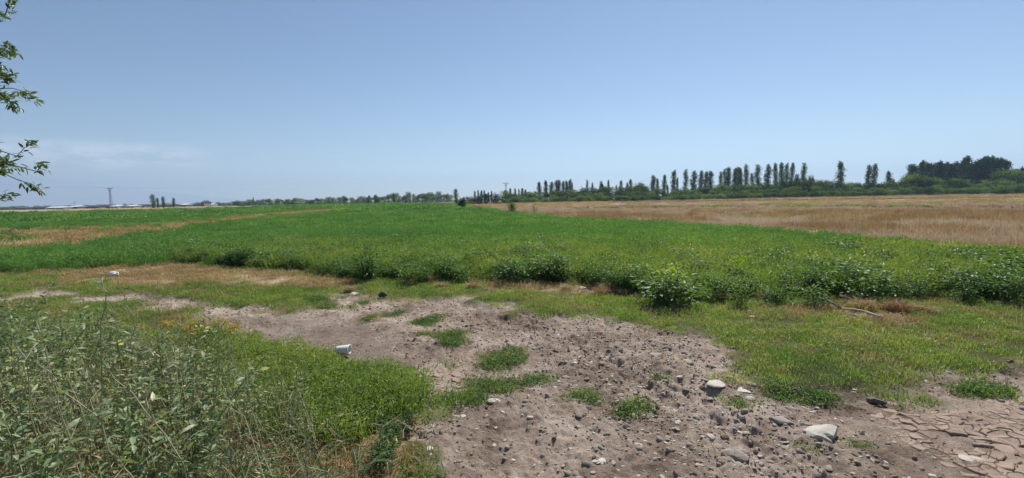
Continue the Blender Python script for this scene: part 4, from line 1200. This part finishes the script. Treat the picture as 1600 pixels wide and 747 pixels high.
def round_tree(seed, mat='round', n=1500, wide=.5, low=.12, L=.075, trunk=.03):
    """unit-height broad tree, crown from near the ground"""
    rng = np.random.default_rng(seed); cr = MB(); tr = MB()
    add_tube(tr, [(0, 0, 0), (.01, .01, .3), (0, 0, .6)], [trunk, trunk * .7, trunk * .3], 6)
    cs, rs = [], []
    for k in range(26):
        a = rng.random() * 6.283; z_ = rng.uniform(low, .86); prof = math.sqrt(max(.05, 1 - ((z_ - .38) / .58) ** 2))
        q = wide * prof * rng.uniform(.2, .8)
        cs.append((math.cos(a) * q, math.sin(a) * q, z_)); rs.append(rng.uniform(.13, .24) * (.55 + wide * .8))
        add_tube(tr, [(0, 0, min(.5, z_ * .6)), cs[-1]], [trunk * .35, trunk * .1], 3)
    crown_leaves(rng, cr, cs, rs, [n // 26] * 26, L, L * .65)
    return tr.mesh('trunk', [M['bark']]), cr.mesh('crown', [M[mat]])

def feather_tree(seed):
    """tall dark tree with drooping ragged outline"""
    rng = np.random.default_rng(seed); cr = MB(); tr = MB()
    add_tube(tr, [(0, 0, 0), (.01, 0, .4), (-.005, .01, .8), (0.01, 0, .98)], [.02, .016, .009, .003], 6)
    cs, rs = [], []
    for k in range(40):
        z_ = .12 + .86 * (k + rng.random()) / 40; prof = .26 * (1 - (z_ - .12) / .88 * .8); a = rng.random() * 6.283; q = prof * rng.uniform(.3, 1)
        cs.append((math.cos(a) * q, math.sin(a) * q, z_)); rs.append(rng.uniform(.06, .10))
        add_tube(tr, [(0, 0, max(.1, z_ - .05)), cs[-1]], [.005, .0015], 3)
    crown_leaves(rng, cr, cs, rs, [44] * 40, .06, .035, zsq=.8)
    return tr.mesh('trunk', [M['bark']]), cr.mesh('crown', [M['dark']])

POP = [poplar(3000 + i, .15 + .02 * (i % 4)) for i in range(6)]
POPW = [poplar(3020 + i, .30, n=1900) for i in range(2)]
ROU = [round_tree(3040 + i, 'round', wide=.5 + .1 * (i % 3)) for i in range(5)]
WIL = [round_tree(3060 + i, 'willow', wide=.62 + .12 * (i % 3), low=.06, n=1700) for i in range(5)]
DRK = [round_tree(3080 + i, 'dark', wide=.5, n=1300) for i in range(2)]
FTH = [feather_tree(3100 + i) for i in range(5)]

BELT = .74      # the whole belt stands this much nearer than first paced out
def plant_tree(name, pair, px, top, depth, wpx, ratio, label, group, cat='tree', base=None):
    """tree standing on the ground at a depth; height follows from the photographed top"""
    depth = depth * BELT
    tp = atd(px, top, depth)
    h = max(.8, tp.z); D = depth
    e = link(name, None, loc=(tp.x, depth, gz(tp.x, depth) - .05), rot=(0, 0, random.uniform(0, 6.28)))
    w = wpx * D / FPX
    k = w / ratio * random.uniform(.88, 1.1)
    e.rotation_euler = (random.gauss(0, .02), random.gauss(0, .025), random.uniform(0, 6.28))
    e.scale = (k, k, h)
    tag(e, label, cat, group)
    link('trunk', pair[0], e); link('crown', pair[1], e)
    return e
def pop_ratio(i): return .15 + .02 * (i % 4)
PL = []
for px, top, w in [(843, 284, 7), (853, 282, 7), (862, 284, 8), (868, 282, 7), (874, 281, 8), (880, 283, 6), (885, 282, 7), (890, 280, 7), (894, 285, 3)]:
    PL.append((px, top, w, 262, 'poplar in the tight clump rising behind the willow thicket', 'poplars in the tight clump'))
for px, top, w in [(919, 281, 4), (950, 281, 4), (970, 282, 6), (980, 285, 4), (986, 280, 6), (925, 285, 4), (962, 289, 4)]:
    PL.append((px, top, w, 268, 'thin far poplar between the tight clump and the broad dark tree', 'thin scattered poplars'))
for px, top, w in [(1021, 274, 8), (1028, 279, 5), (1037, 273, 7), (1052, 266, 9), (1058, 277, 4), (1070, 265, 9), (1084, 267, 9), (1094, 267, 8), (1103, 268, 7), (1111, 267, 9), (1125, 268, 7)]:
    PL.append((px, top, w, 252, 'slim poplar in the widely spaced row behind the thicket', 'poplars in the spaced row'))
for px, top, w in [(1132, 264, 8), (1139, 261, 8), (1147, 263, 8), (1154, 261, 9), (1159, 262, 6), (1176, 270, 6)]:
    PL.append((px, top, w, 246, 'poplar in the close group beside the broad dark poplar', 'poplars in the close group'))
for px, top, w in [(1187, 257, 10), (1200, 257, 10), (1213, 255, 9), (1222, 254, 9), (1230, 255, 7), (1238, 254, 8), (1256, 255, 10)]:
    PL.append((px, top, w, 244, 'tall poplar in the tallest row above the thicket', 'poplars in the tallest row'))
PL.append((1357, 258, 8, 240, 'narrow pointed poplar beside the taller twin near the dark wood', None))
PL.append((1367, 256, 10, 240, 'taller poplar of the pair standing before the dark wood', None))
PL.append((1388, 267, 8, 238, 'short poplar with a round shrub at its foot near the dark wood', None))
PL.append((1315, 252, 12, 236, 'lone tall poplar standing apart from every row', None))
PL.append((1043, 288, 5, 250, 'stubby little poplar among the widely spaced row', None))
for i, (px, top, w, dep, lab, grp) in enumerate(PL):
    k = i % 6
    plant_tree('poplar_tree', POP[k], px + random.uniform(-.4, .4), top, dep + random.uniform(-5, 5), w * 1.25, pop_ratio(k), lab, grp)
plant_tree('poplar_tree', POPW[0], 1166, 258, 240, 16, .30, 'broad dark poplar ending the close group', None)
plant_tree('poplar_tree', POPW[1], 238, 304, 330, 11, .30, 'broad poplar standing before the village roofs', None)
plant_tree('poplar_tree', POP[3], 254, 307, 332, 7, .21, 'narrower dark poplar beside the broad one by the village', None)
plant_tree('poplar_tree', POP[0], 246, 309, 345, 5, .15, 'thin pale poplar between the two dark ones by the village', None)
plant_tree('poplar_tree', POP[1], 270.5, 309, 340, 5, .17, 'leaning slim poplar at the end of the village', None)
for px, top, w, dep, lab in [(395, 308, 3, 420, 'slim poplar spike above the far hedge near the houses'), (513, 308, 3, 420, 'short poplar spike in the middle of the far tree line'), (576, 305, 6, 400, 'pointed far poplar beside the round field tree'), (615, 302, 7, 380, 'conical far poplar above the low tree line'), (640, 303, 4, 380, 'thin poplar rising from the far trees'), (653, 304, 5, 380, 'dark blunt poplar at the end of the far trees')]:
    plant_tree('poplar_tree', POP[2], px, top, dep, w, .19, lab, None)
plant_tree('poplar_tree', POPW[0], 712, 295, 205, 13, .30, 'dark blocky poplar at the corner of the fallow field', None)
for px, top, w in [(742, 298, 4), (747, 297, 4), (752, 297, 5), (757, 297, 4), (763, 300, 4), (768, 298, 4)]:
    plant_tree('poplar_tree', POP[px % 6], px, top, 250, w, pop_ratio(px % 6), 'small poplar peeping over the dark hedge clump', 'small poplars over the dark hedge')
for px, top, w in [(797, 294, 6), (805, 294, 5), (811, 295, 4), (816, 294, 6), (821, 296, 6), (790, 297, 8)]:
    plant_tree('poplar_tree', POP[px % 6], px, top, 275, w, pop_ratio(px % 6), 'small dark tree at the pole end of the thicket', 'small dark trees near the pole')
# broad trees
for px, top, w, dep, lab in [(1000, 284, 34, 235, 'broad dark tree standing in the thicket before the slim poplars'), (940, 281, 14, 245, 'upright dark tree above the willow thicket'), (588, 308, 13, 270, 'single round dark tree at the far end of the crop'),
                             (1245, 270, 14, 238, 'round tree beside the tallest poplar row'), (1267, 273, 14, 240, 'bushy tree at the end of the tallest poplar row'), (1395, 278, 9, 235, 'small round tree at the foot of the short poplar'), (1262, 318 - 40, 22, 232, 'low bushy tree below the last tall poplar')]:
    plant_tree('broad_tree', ROU[int(px) % 5], px, top, dep, w, 1.0 + .2 * (int(px) % 3), lab, None)
for k, (px, top, w) in enumerate([(746, 303, 22), (760, 302, 24), (774, 300, 22), (733, 306, 20)]):
    plant_tree('broad_tree', DRK[k % 2] if k != 3 else ROU[1], px, top, 195, w, 1.0, 'dark bushy tree in the hedge clump at the field end', 'dark hedge trees at the field end')
# thicket of willow shrubs, following the photographed skyline of the belt
sky_x = [650, 700, 790, 830, 850, 900, 925, 960, 1000, 1040, 1090, 1150, 1200, 1240, 1300, 1350, 1400, 1430, 1460, 1500, 1540, 1580, 1640, 1700]
sky_y = [309, 309, 300, 300, 298, 297, 291, 294, 291, 296, 292, 289, 287, 282, 283, 287, 283, 272, 277, 280, 276, 266, 268, 266]
random.seed(23)
for x0 in np.arange(786, 1690, 10.5):
    px = x0 + random.uniform(-5, 5)
    if 1415 < px < 1440 and False: pass
    for layer in (0, 1, 2):
        if layer == 1 and random.random() < .25: continue
        tp = np.interp(px, sky_x, sky_y)
        bs = 317.0 - (px - 800) * .0186
        f = (1.0, .66, .42)[layer]; f *= random.uniform(.88, 1.14)
        top = bs - (bs - tp) * f
        dep = (232, 224, 217)[layer] + random.uniform(-3, 3)
        pr = WIL if random.random() < (.45 + .2 * layer) else ROU
        k = random.randrange(5)
        h = (bs - top)
        zone = 'below the tight poplar clump' if px < 905 else 'beside the broad dark tree' if px < 985 else 'below the widely spaced poplars' if px < 1130 else 'below the tallest poplars' if px < 1270 else 'around the lone tall poplar' if px < 1410 else 'before the dark wood'
        what = 'grey green willow shrub' if pr is WIL else 'dark green round shrub'
        row = ('at the back of the thicket', 'in the middle of the thicket', 'on the front edge of the thicket')[layer]
        lab, grp = '%s %s %s' % (what, row, zone), ('tall thicket shrubs' if layer == 0 else 'willow shrubs at the field edge')
        plant_tree('willow_shrub' if pr is WIL else 'thicket_shrub', pr[k], px, top, dep, max(h * 1.5, 20) * random.uniform(.85, 1.2), (1.25 + .2 * (k % 3)) if pr is WIL else 1.0 + .2 * (k % 3), lab, grp, 'shrub')
# dark wood
for k, px in enumerate(np.linspace(1424, 1570, 24)):
    top = np.interp(px, [1420, 1440, 1465, 1495, 1530, 1545, 1575], [259, 253, 249, 247, 248, 246, 247]) + random.uniform(-2, 9)
    plant_tree('wood_tree', FTH[k % 5], px + random.uniform(-2, 2), top, random.uniform(236, 256), random.uniform(17, 24), .55, 'dark ragged tree in the dense wood above the shrubs', 'dark trees of the dense wood')
plant_tree('wood_tree', FTH[1], 1597, 262, 240, 16, .55, 'small dark tree beyond the end of the dense wood', None)
for px, top in [(1568, 293), (1590, 291), (1555, 296), (1610, 292)]:
    plant_tree('field_edge_shrub', ROU[px % 5], px, top, 190, 22, 1.1, 'low dark shrub in front of the thicket on the field edge', 'low shrubs on the field edge', 'shrub')
# far tree line on the other side
random.seed(40)
for px in np.arange(372, 705, 6.5):
    base = 325.5 - px * .0186
    top = base - np.interp(px, [370, 450, 560, 640, 700], [7, 7.5, 9, 13, 12]) * random.uniform(.6, 1.15)
    k = random.randrange(5)
    plant_tree('hedgerow_tree', (WIL if k % 2 else ROU)[k], px + random.uniform(-2, 2), top, 400 + random.uniform(-25, 20), random.uniform(11, 18), 1.1 + .2 * (k % 3), 'low round tree in the far hazy tree line', 'trees of the far tree line')
for px in np.arange(-40, 370, 9.0):
    base = 325.5 - px * .0186
    k = random.randrange(5)
    plant_tree('hedgerow_tree', WIL[k], px + random.uniform(-3, 3), base - random.uniform(1.0, 4.0), 520 + random.uniform(-10, 60), random.uniform(8, 18), 1.0 + .2 * (k % 3), 'low dark garden tree among the village roofs', 'garden trees of the village', 'tree')

# saplings on the boundary of crop and fallow field
def field_bush(px, top, base, w, label, pair, ratio):
    c = at(px, base); tp = atd(px, top, c.y)
    e = link('sapling', None, loc=(c.x, c.y, gz(c.x, c.y) - .03), rot=(0, 0, px * .1))
    k = w * c.y / FPX / ratio; e.scale = (k, k, tp.z)
    tag(e, label, 'sapling'); link('trunk', pair[0], e); link('crown', pair[1], e)
    return e
SAPA = round_tree(3200, 'round', n=1100, wide=.5, low=.42, L=.09)
SAPB = round_tree(3201, 'weed', n=700, wide=.5, low=.1, L=.10)
SAPC = round_tree(3202, 'weed', n=260, wide=.5, low=.12, L=.09)
field_bush(722, 308, 331, 15, 'round topped dark sapling on a short stem at the crop corner', SAPA, 1.0)
field_bush(750, 322, 333, 9, 'tiny sparse sapling on the edge of the crop', SAPC, 1.0)
e = field_bush(797, 314, 338, 17, 'leaning leafy sapling between crop and fallow field', SAPB, 1.0); e.rotation_euler = (0, R(14), 0)
field_bush(835, 318, 337, 12, 'spindly sapling with few leaves in the fallow field edge', SAPC, 1.0)
field_bush(918, 318, 327, 7, 'tiny green sapling far out in the stubble', SAPC, 1.0)
field_bush(20, 352, 376, 14, 'thin sparse sapling standing in the dry verge', SAPC, 1.0)

# ------------------------------------------------------------------ overhanging tree beside the camera
TR = Vector((-8.6, 4.6, 0))
e = link('overhanging_tree', None, loc=(TR.x, TR.y, gz(TR.x, TR.y) - .05)); tag(e, 'leafy tree whose twigs reach in beside the open field', 'tree')
rng = np.random.default_rng(55); mb = MB()
add_tube(mb, [(0, 0, 0), (.05, .03, 1.2), (-.03, .08, 2.6), (.1, .05, 4.2), (.05, 0, 5.6)], [.19, .16, .13, .09, .04], 10)
link('trunk', mb.mesh('trunk', [M['bark']], True), e)
def twig(tip_px, depth, root, label=None, nside=9, L=.075, seed=0, along=None):
    rg = np.random.default_rng(seed)
    tip = atd(tip_px[0], tip_px[1], depth); org = Vector(e.location)
    a_ = Vector(root); b_ = tip - org
    mid = a_.lerp(b_, .55) + Vector((0, 0, .18))
    ts = np.linspace(0, 1, 12)
    path = [np.array((a_ * (1 - t) ** 2 + mid * 2 * t * (1 - t) + b_ * t * t)) for t in ts]
    bm_ = MB(); lv_ = MB()
    add_tube(bm_, path, list(np.linspace(.028, .004, 12)), 5)
    for k in range(nside):
        t = 1 - .5 * (k / nside) ** 1.1
        p0 = (np.array(a_) * (1 - t) ** 2 + np.array(mid) * 2 * t * (1 - t) + np.array(b_) * t * t)
        dr = unit(np.array(b_ - a_)[None])[0] * .7 + rg.normal(size=3) * .45; dr[2] -= .1
        ln = rg.uniform(.10, .26); p1 = p0 + unit(dr[None])[0] * ln
        add_tube(bm_, [p0, p0 * .5 + p1 * .5 + np.array([0, 0, .02]), p1], [.005, .004, .002], 3)
        nl = 32; tt = rg.random(nl) ** .7
        P = p0 + (p1 - p0) * tt[:, None] + rg.normal(size=(nl, 3)) * .022
        D = unit((p1 - p0)[None]) * .8 + rg.normal(size=(nl, 3)) * .55; D[:, 2] -= .15
        add_leaves(lv_, P, D, rg.uniform(.6, 1.2, nl) * L, rg.uniform(.7, 1.2, nl) * L * .34, rg, fine=True, curl=.3)
    b1 = link('branch', bm_.mesh('branch', [M['bark']]), e)
    link('foliage', lv_.mesh('foliage', [M['overhang']]), b1, kind='stuff')
for k, (tp, dep) in enumerate([((30, 24), 5.0), ((38, 92), 5.1), ((44, 118), 5.0), ((42, 138), 4.9), ((30, 150), 5.0), ((14, 165), 5.1), ((20, 70), 5.3), ((8, 100), 5.2), ((2, 130), 4.9), ((48, 244), 5.0), ((80, 268), 4.9), ((52, 282), 5.1), ((20, 262), 5.0), ((10, 240), 5.0), ((2, 312), 5.0)]):
    twig((tp[0] - 22, tp[1]), dep, (0.0, .05, rng.uniform(1.9, 4.4)), seed=60 + k, nside=5 if tp[0] > 40 else 7)
for k in range(26):      # the rest of the crown stands beyond the frame
    a = rng.random() * 6.283
    hh = rng.uniform(2.4, 6.4); rad = rng.uniform(.8, 2.1)
    tip = np.array([math.cos(a) * rad - .5, math.sin(a) * rad, hh])
    bm_ = MB(); lv_ = MB()
    add_tube(bm_, [(0, .03, min(hh - .5, 4.5)), tuple(tip * .5 + np.array([0, 0, hh * .45])), tuple(tip)], [.04, .02, .006], 5)
    nl = 170; P = tip * rng.uniform(.6, 1.05, (nl, 1)) + rng.normal(size=(nl, 3)) * .28
    P[:, 2] = tip[2] + rng.normal(size=nl) * .3
    add_leaves(lv_, P, rng.normal(size=(nl, 3)), rng.uniform(.05, .09, nl), .026, rng)
    b1 = link('branch', bm_.mesh('branch', [M['bark']]), e)
    link('foliage', lv_.mesh('foliage', [M['overhang']]), b1, kind='stuff')

# ------------------------------------------------------------------ village, pylons
def house(px, depth, wpx, hpx, roofh, wallm, roofm, label, group=None, deep=8, windows=2):
    depth *= .78
    base = atd(px, 325.5 - px * .0186, depth)
    s = depth / FPX; w = wpx * s; h = hpx * s; rh = roofh * s
    e = link('village_house', None, loc=(base.x, depth, 0)); tag(e, label, 'house', group)
    mb = MB(); add_box(mb, (0, 0, h / 2), (w, deep, h)); link('wall', mb.mesh('wall', [wallm]), e)
    mb = MB(); ov = .35
    x, y = w / 2 + ov, deep / 2 + ov
    Vr = [(-x, -y, h - .05), (x, -y, h - .05), (x, y, h - .05), (-x, y, h - .05), (-x, 0, h + rh), (x, 0, h + rh)]
    mb.add(Vr, [(0, 1, 5), (0, 5, 4), (2, 3, 4), (2, 4, 5), (0, 4, 3), (1, 2, 5), (0, 2, 1), (0, 3, 2)])
    link('roof', mb.mesh('roof', [roofm]), e)
    for k in range(windows):
        mb = MB(); wx = (k + .5) / windows * w - w / 2; add_box(mb, (wx, -deep / 2 - .02, h * .55), (min(1.6, w / windows * .4), .08, h * .35)); link('window', mb.mesh('window', [M['glass']]), e)
HS = [(94, 440, 26, 2.4, 1.6, 'wallwhite', 'roofmetal', 'long white shed with pale metal roof at the village edge'),
      (122, 450, 14, 3.2, 1.6, 'walltan', 'roofmetal', 'small tan house with pale roof next to the long white shed'),
      (146, 460, 30, 3.0, 2.0, 'walltan', 'roofdark', 'long tan house with dark roof behind the pylon'),
      (170, 470, 18, 3.2, 2.4, 'walltan', 'roofdark', 'dark roofed house close to the foot of the pylon'),
      (185, 445, 12, 2.8, 1.6, 'wallwhite', 'roofmetal', 'small white house beside the pylon'),
      (198, 450, 12, 2.6, 1.8, 'wallwhite', 'roofdark', 'white house with dark roof between two white ones'),
      (210, 445, 12, 2.6, 1.6, 'wallwhite', 'roofmetal', 'white house with pale roof near the broad poplar'),
      (224, 455, 14, 3.2, 1.8, 'walltan', 'roofdark', 'tan house right beside the broad poplar'),
      (292, 450, 8, 3.0, 1.6, 'walltan', 'roofmetal', 'small tan house behind the leaning poplar'),
      (322, 440, 5, 6.0, 3.0, 'walltan', 'roofdark', 'narrow tower like house in the far hedge'),
      (328, 450, 14, 2.6, 1.4, 'wallwhite', 'roofmetal', 'white low house beside the narrow tower house'),
      (68, 470, 20, 3.0, 1.8, 'walltan', 'roofdark', 'dark roofed house left of the sheds among trees'.replace(' left of', ' near')),
      (40, 480, 18, 2.4, 1.4, 'walltan', 'roofdark', 'low tan house among the garden trees at the open end'),
      (268, 460, 14, 2.8, 1.6, 'walltan', 'roofdark', 'dark house tucked behind the poplar pair'),
      (468, 430, 12, 2.6, 1.4, 'wallwhite', 'roofmetal', 'white roofed building half hidden in the far tree line')]
for (px, dep, w, h, rh, wm, rm, lab) in HS: house(px, dep, w, h, rh, M[wm], M[rm], lab)

def pylon(px, top, depth, label, arms=True):
    tp = atd(px, top, depth); h = tp.z
    e = link('power_pylon', None, loc=(tp.x, depth, 0)); tag(e, label, 'pylon')
    mb = MB(); b = h * .055; tq = h * .022
    for sx in (-1, 1):
        for sy in (-1, 1): add_tube(mb, [(sx * b, sy * b, 0), (sx * tq, sy * tq, h * .86), (sx * tq, sy * tq, h)], [h * .006] * 3, 4)
    link('mast', mb.mesh('mast', [M['steel']]), e)
    mb = MB(); nlv = 9
    for k in range(nlv):
        z0, z1 = h * .86 * k / nlv, h * .86 * (k + 1) / nlv
        w0 = b + (tq - b) * k / nlv; w1 = b + (tq - b) * (k + 1) / nlv
        for s in (-1, 1):
            add_tube(mb, [(-w0, s * w0, z0), (w1, s * w1, z1)], [h * .004] * 2, 3); add_tube(mb, [(w0, s * w0, z0), (-w1, s * w1, z1)], [h * .004] * 2, 3)
            add_tube(mb, [(s * w0, -w0, z0), (s * w1, w1, z1)], [h * .004] * 2, 3)
    link('lattice', mb.mesh('lattice', [M['steel']]), e)
    if arms:
        for zf, wf in ((.97, .17), (.86, .06)):
            mb = MB(); add_tube(mb, [(-h * wf, 0, h * zf), (0, 0, h * (zf + .01)), (h * wf, 0, h * zf)], [h * .007, h * .012, h * .007], 4)
            add_tube(mb, [(-h * wf, 0, h * zf), (0, 0, h * (zf - .06)), (h * wf, 0, h * zf)], [h * .005] * 3, 4)
            link('cross_arm', mb.mesh('cross_arm', [M['steel']]), e)
            for sx in (-1, 0, 1):
                mb = MB(); add_tube(mb, [(sx * h * wf * .95, 0, h * zf), (sx * h * wf * .95, 0, h * (zf + .04))], [h * .005, h * .006], 5); link('insulator', mb.mesh('insulator', [M['steel']]), e)
    return Vector((tp.x, depth, h))
t1 = pylon(171, 293.5, 345, 'lattice power pylon with wide cross arm standing at the village edge')
t2 = pylon(790.5, 285.5, 300, 'slim power mast rising behind the thicket end')
t3 = pylon(116, 315, 900, 'small faint pylon far beyond the village sheds', True)
for a, b in ((t1, Vector((-60, 760, 20))), (Vector((-420, 330, 24)), t1)):
    mb = MB(); pts = []
    for t in np.linspace(0, 1, 14):
        q = a.lerp(b, t); pts.append((q.x - a.x, q.y - a.y, q.z - a.z - 6 * t * (1 - t)))
    add_tube(mb, pts, [.035] * 14, 3)
    o = link('power_line', mb.mesh('power_line', [M['steel']]), loc=a)
    tag(o, 'thin sagging power line running from the pylon by the village', 'cable', 'power lines at the pylon')

# ------------------------------------------------------------------ haze
m, nt, out = new_mat('haze_air')
pv = nt.nodes.new('ShaderNodeVolumePrincipled')
pv.inputs['Color'].default_value = (.54, .74, 1.0, 1)
pv.inputs['Density'].default_value = .00025
pv.inputs['Anisotropy'].default_value = .25
nt.links.new(pv.outputs[0], out.inputs['Volume'])
mb = MB(); add_box(mb, (0, 0, 154.0), (13000, 13000, 312))
hz = link('haze', mb.mesh('haze', [m]), kind='stuff')
tag(hz, 'pale summer haze over the whole plain', 'haze', kind='stuff')
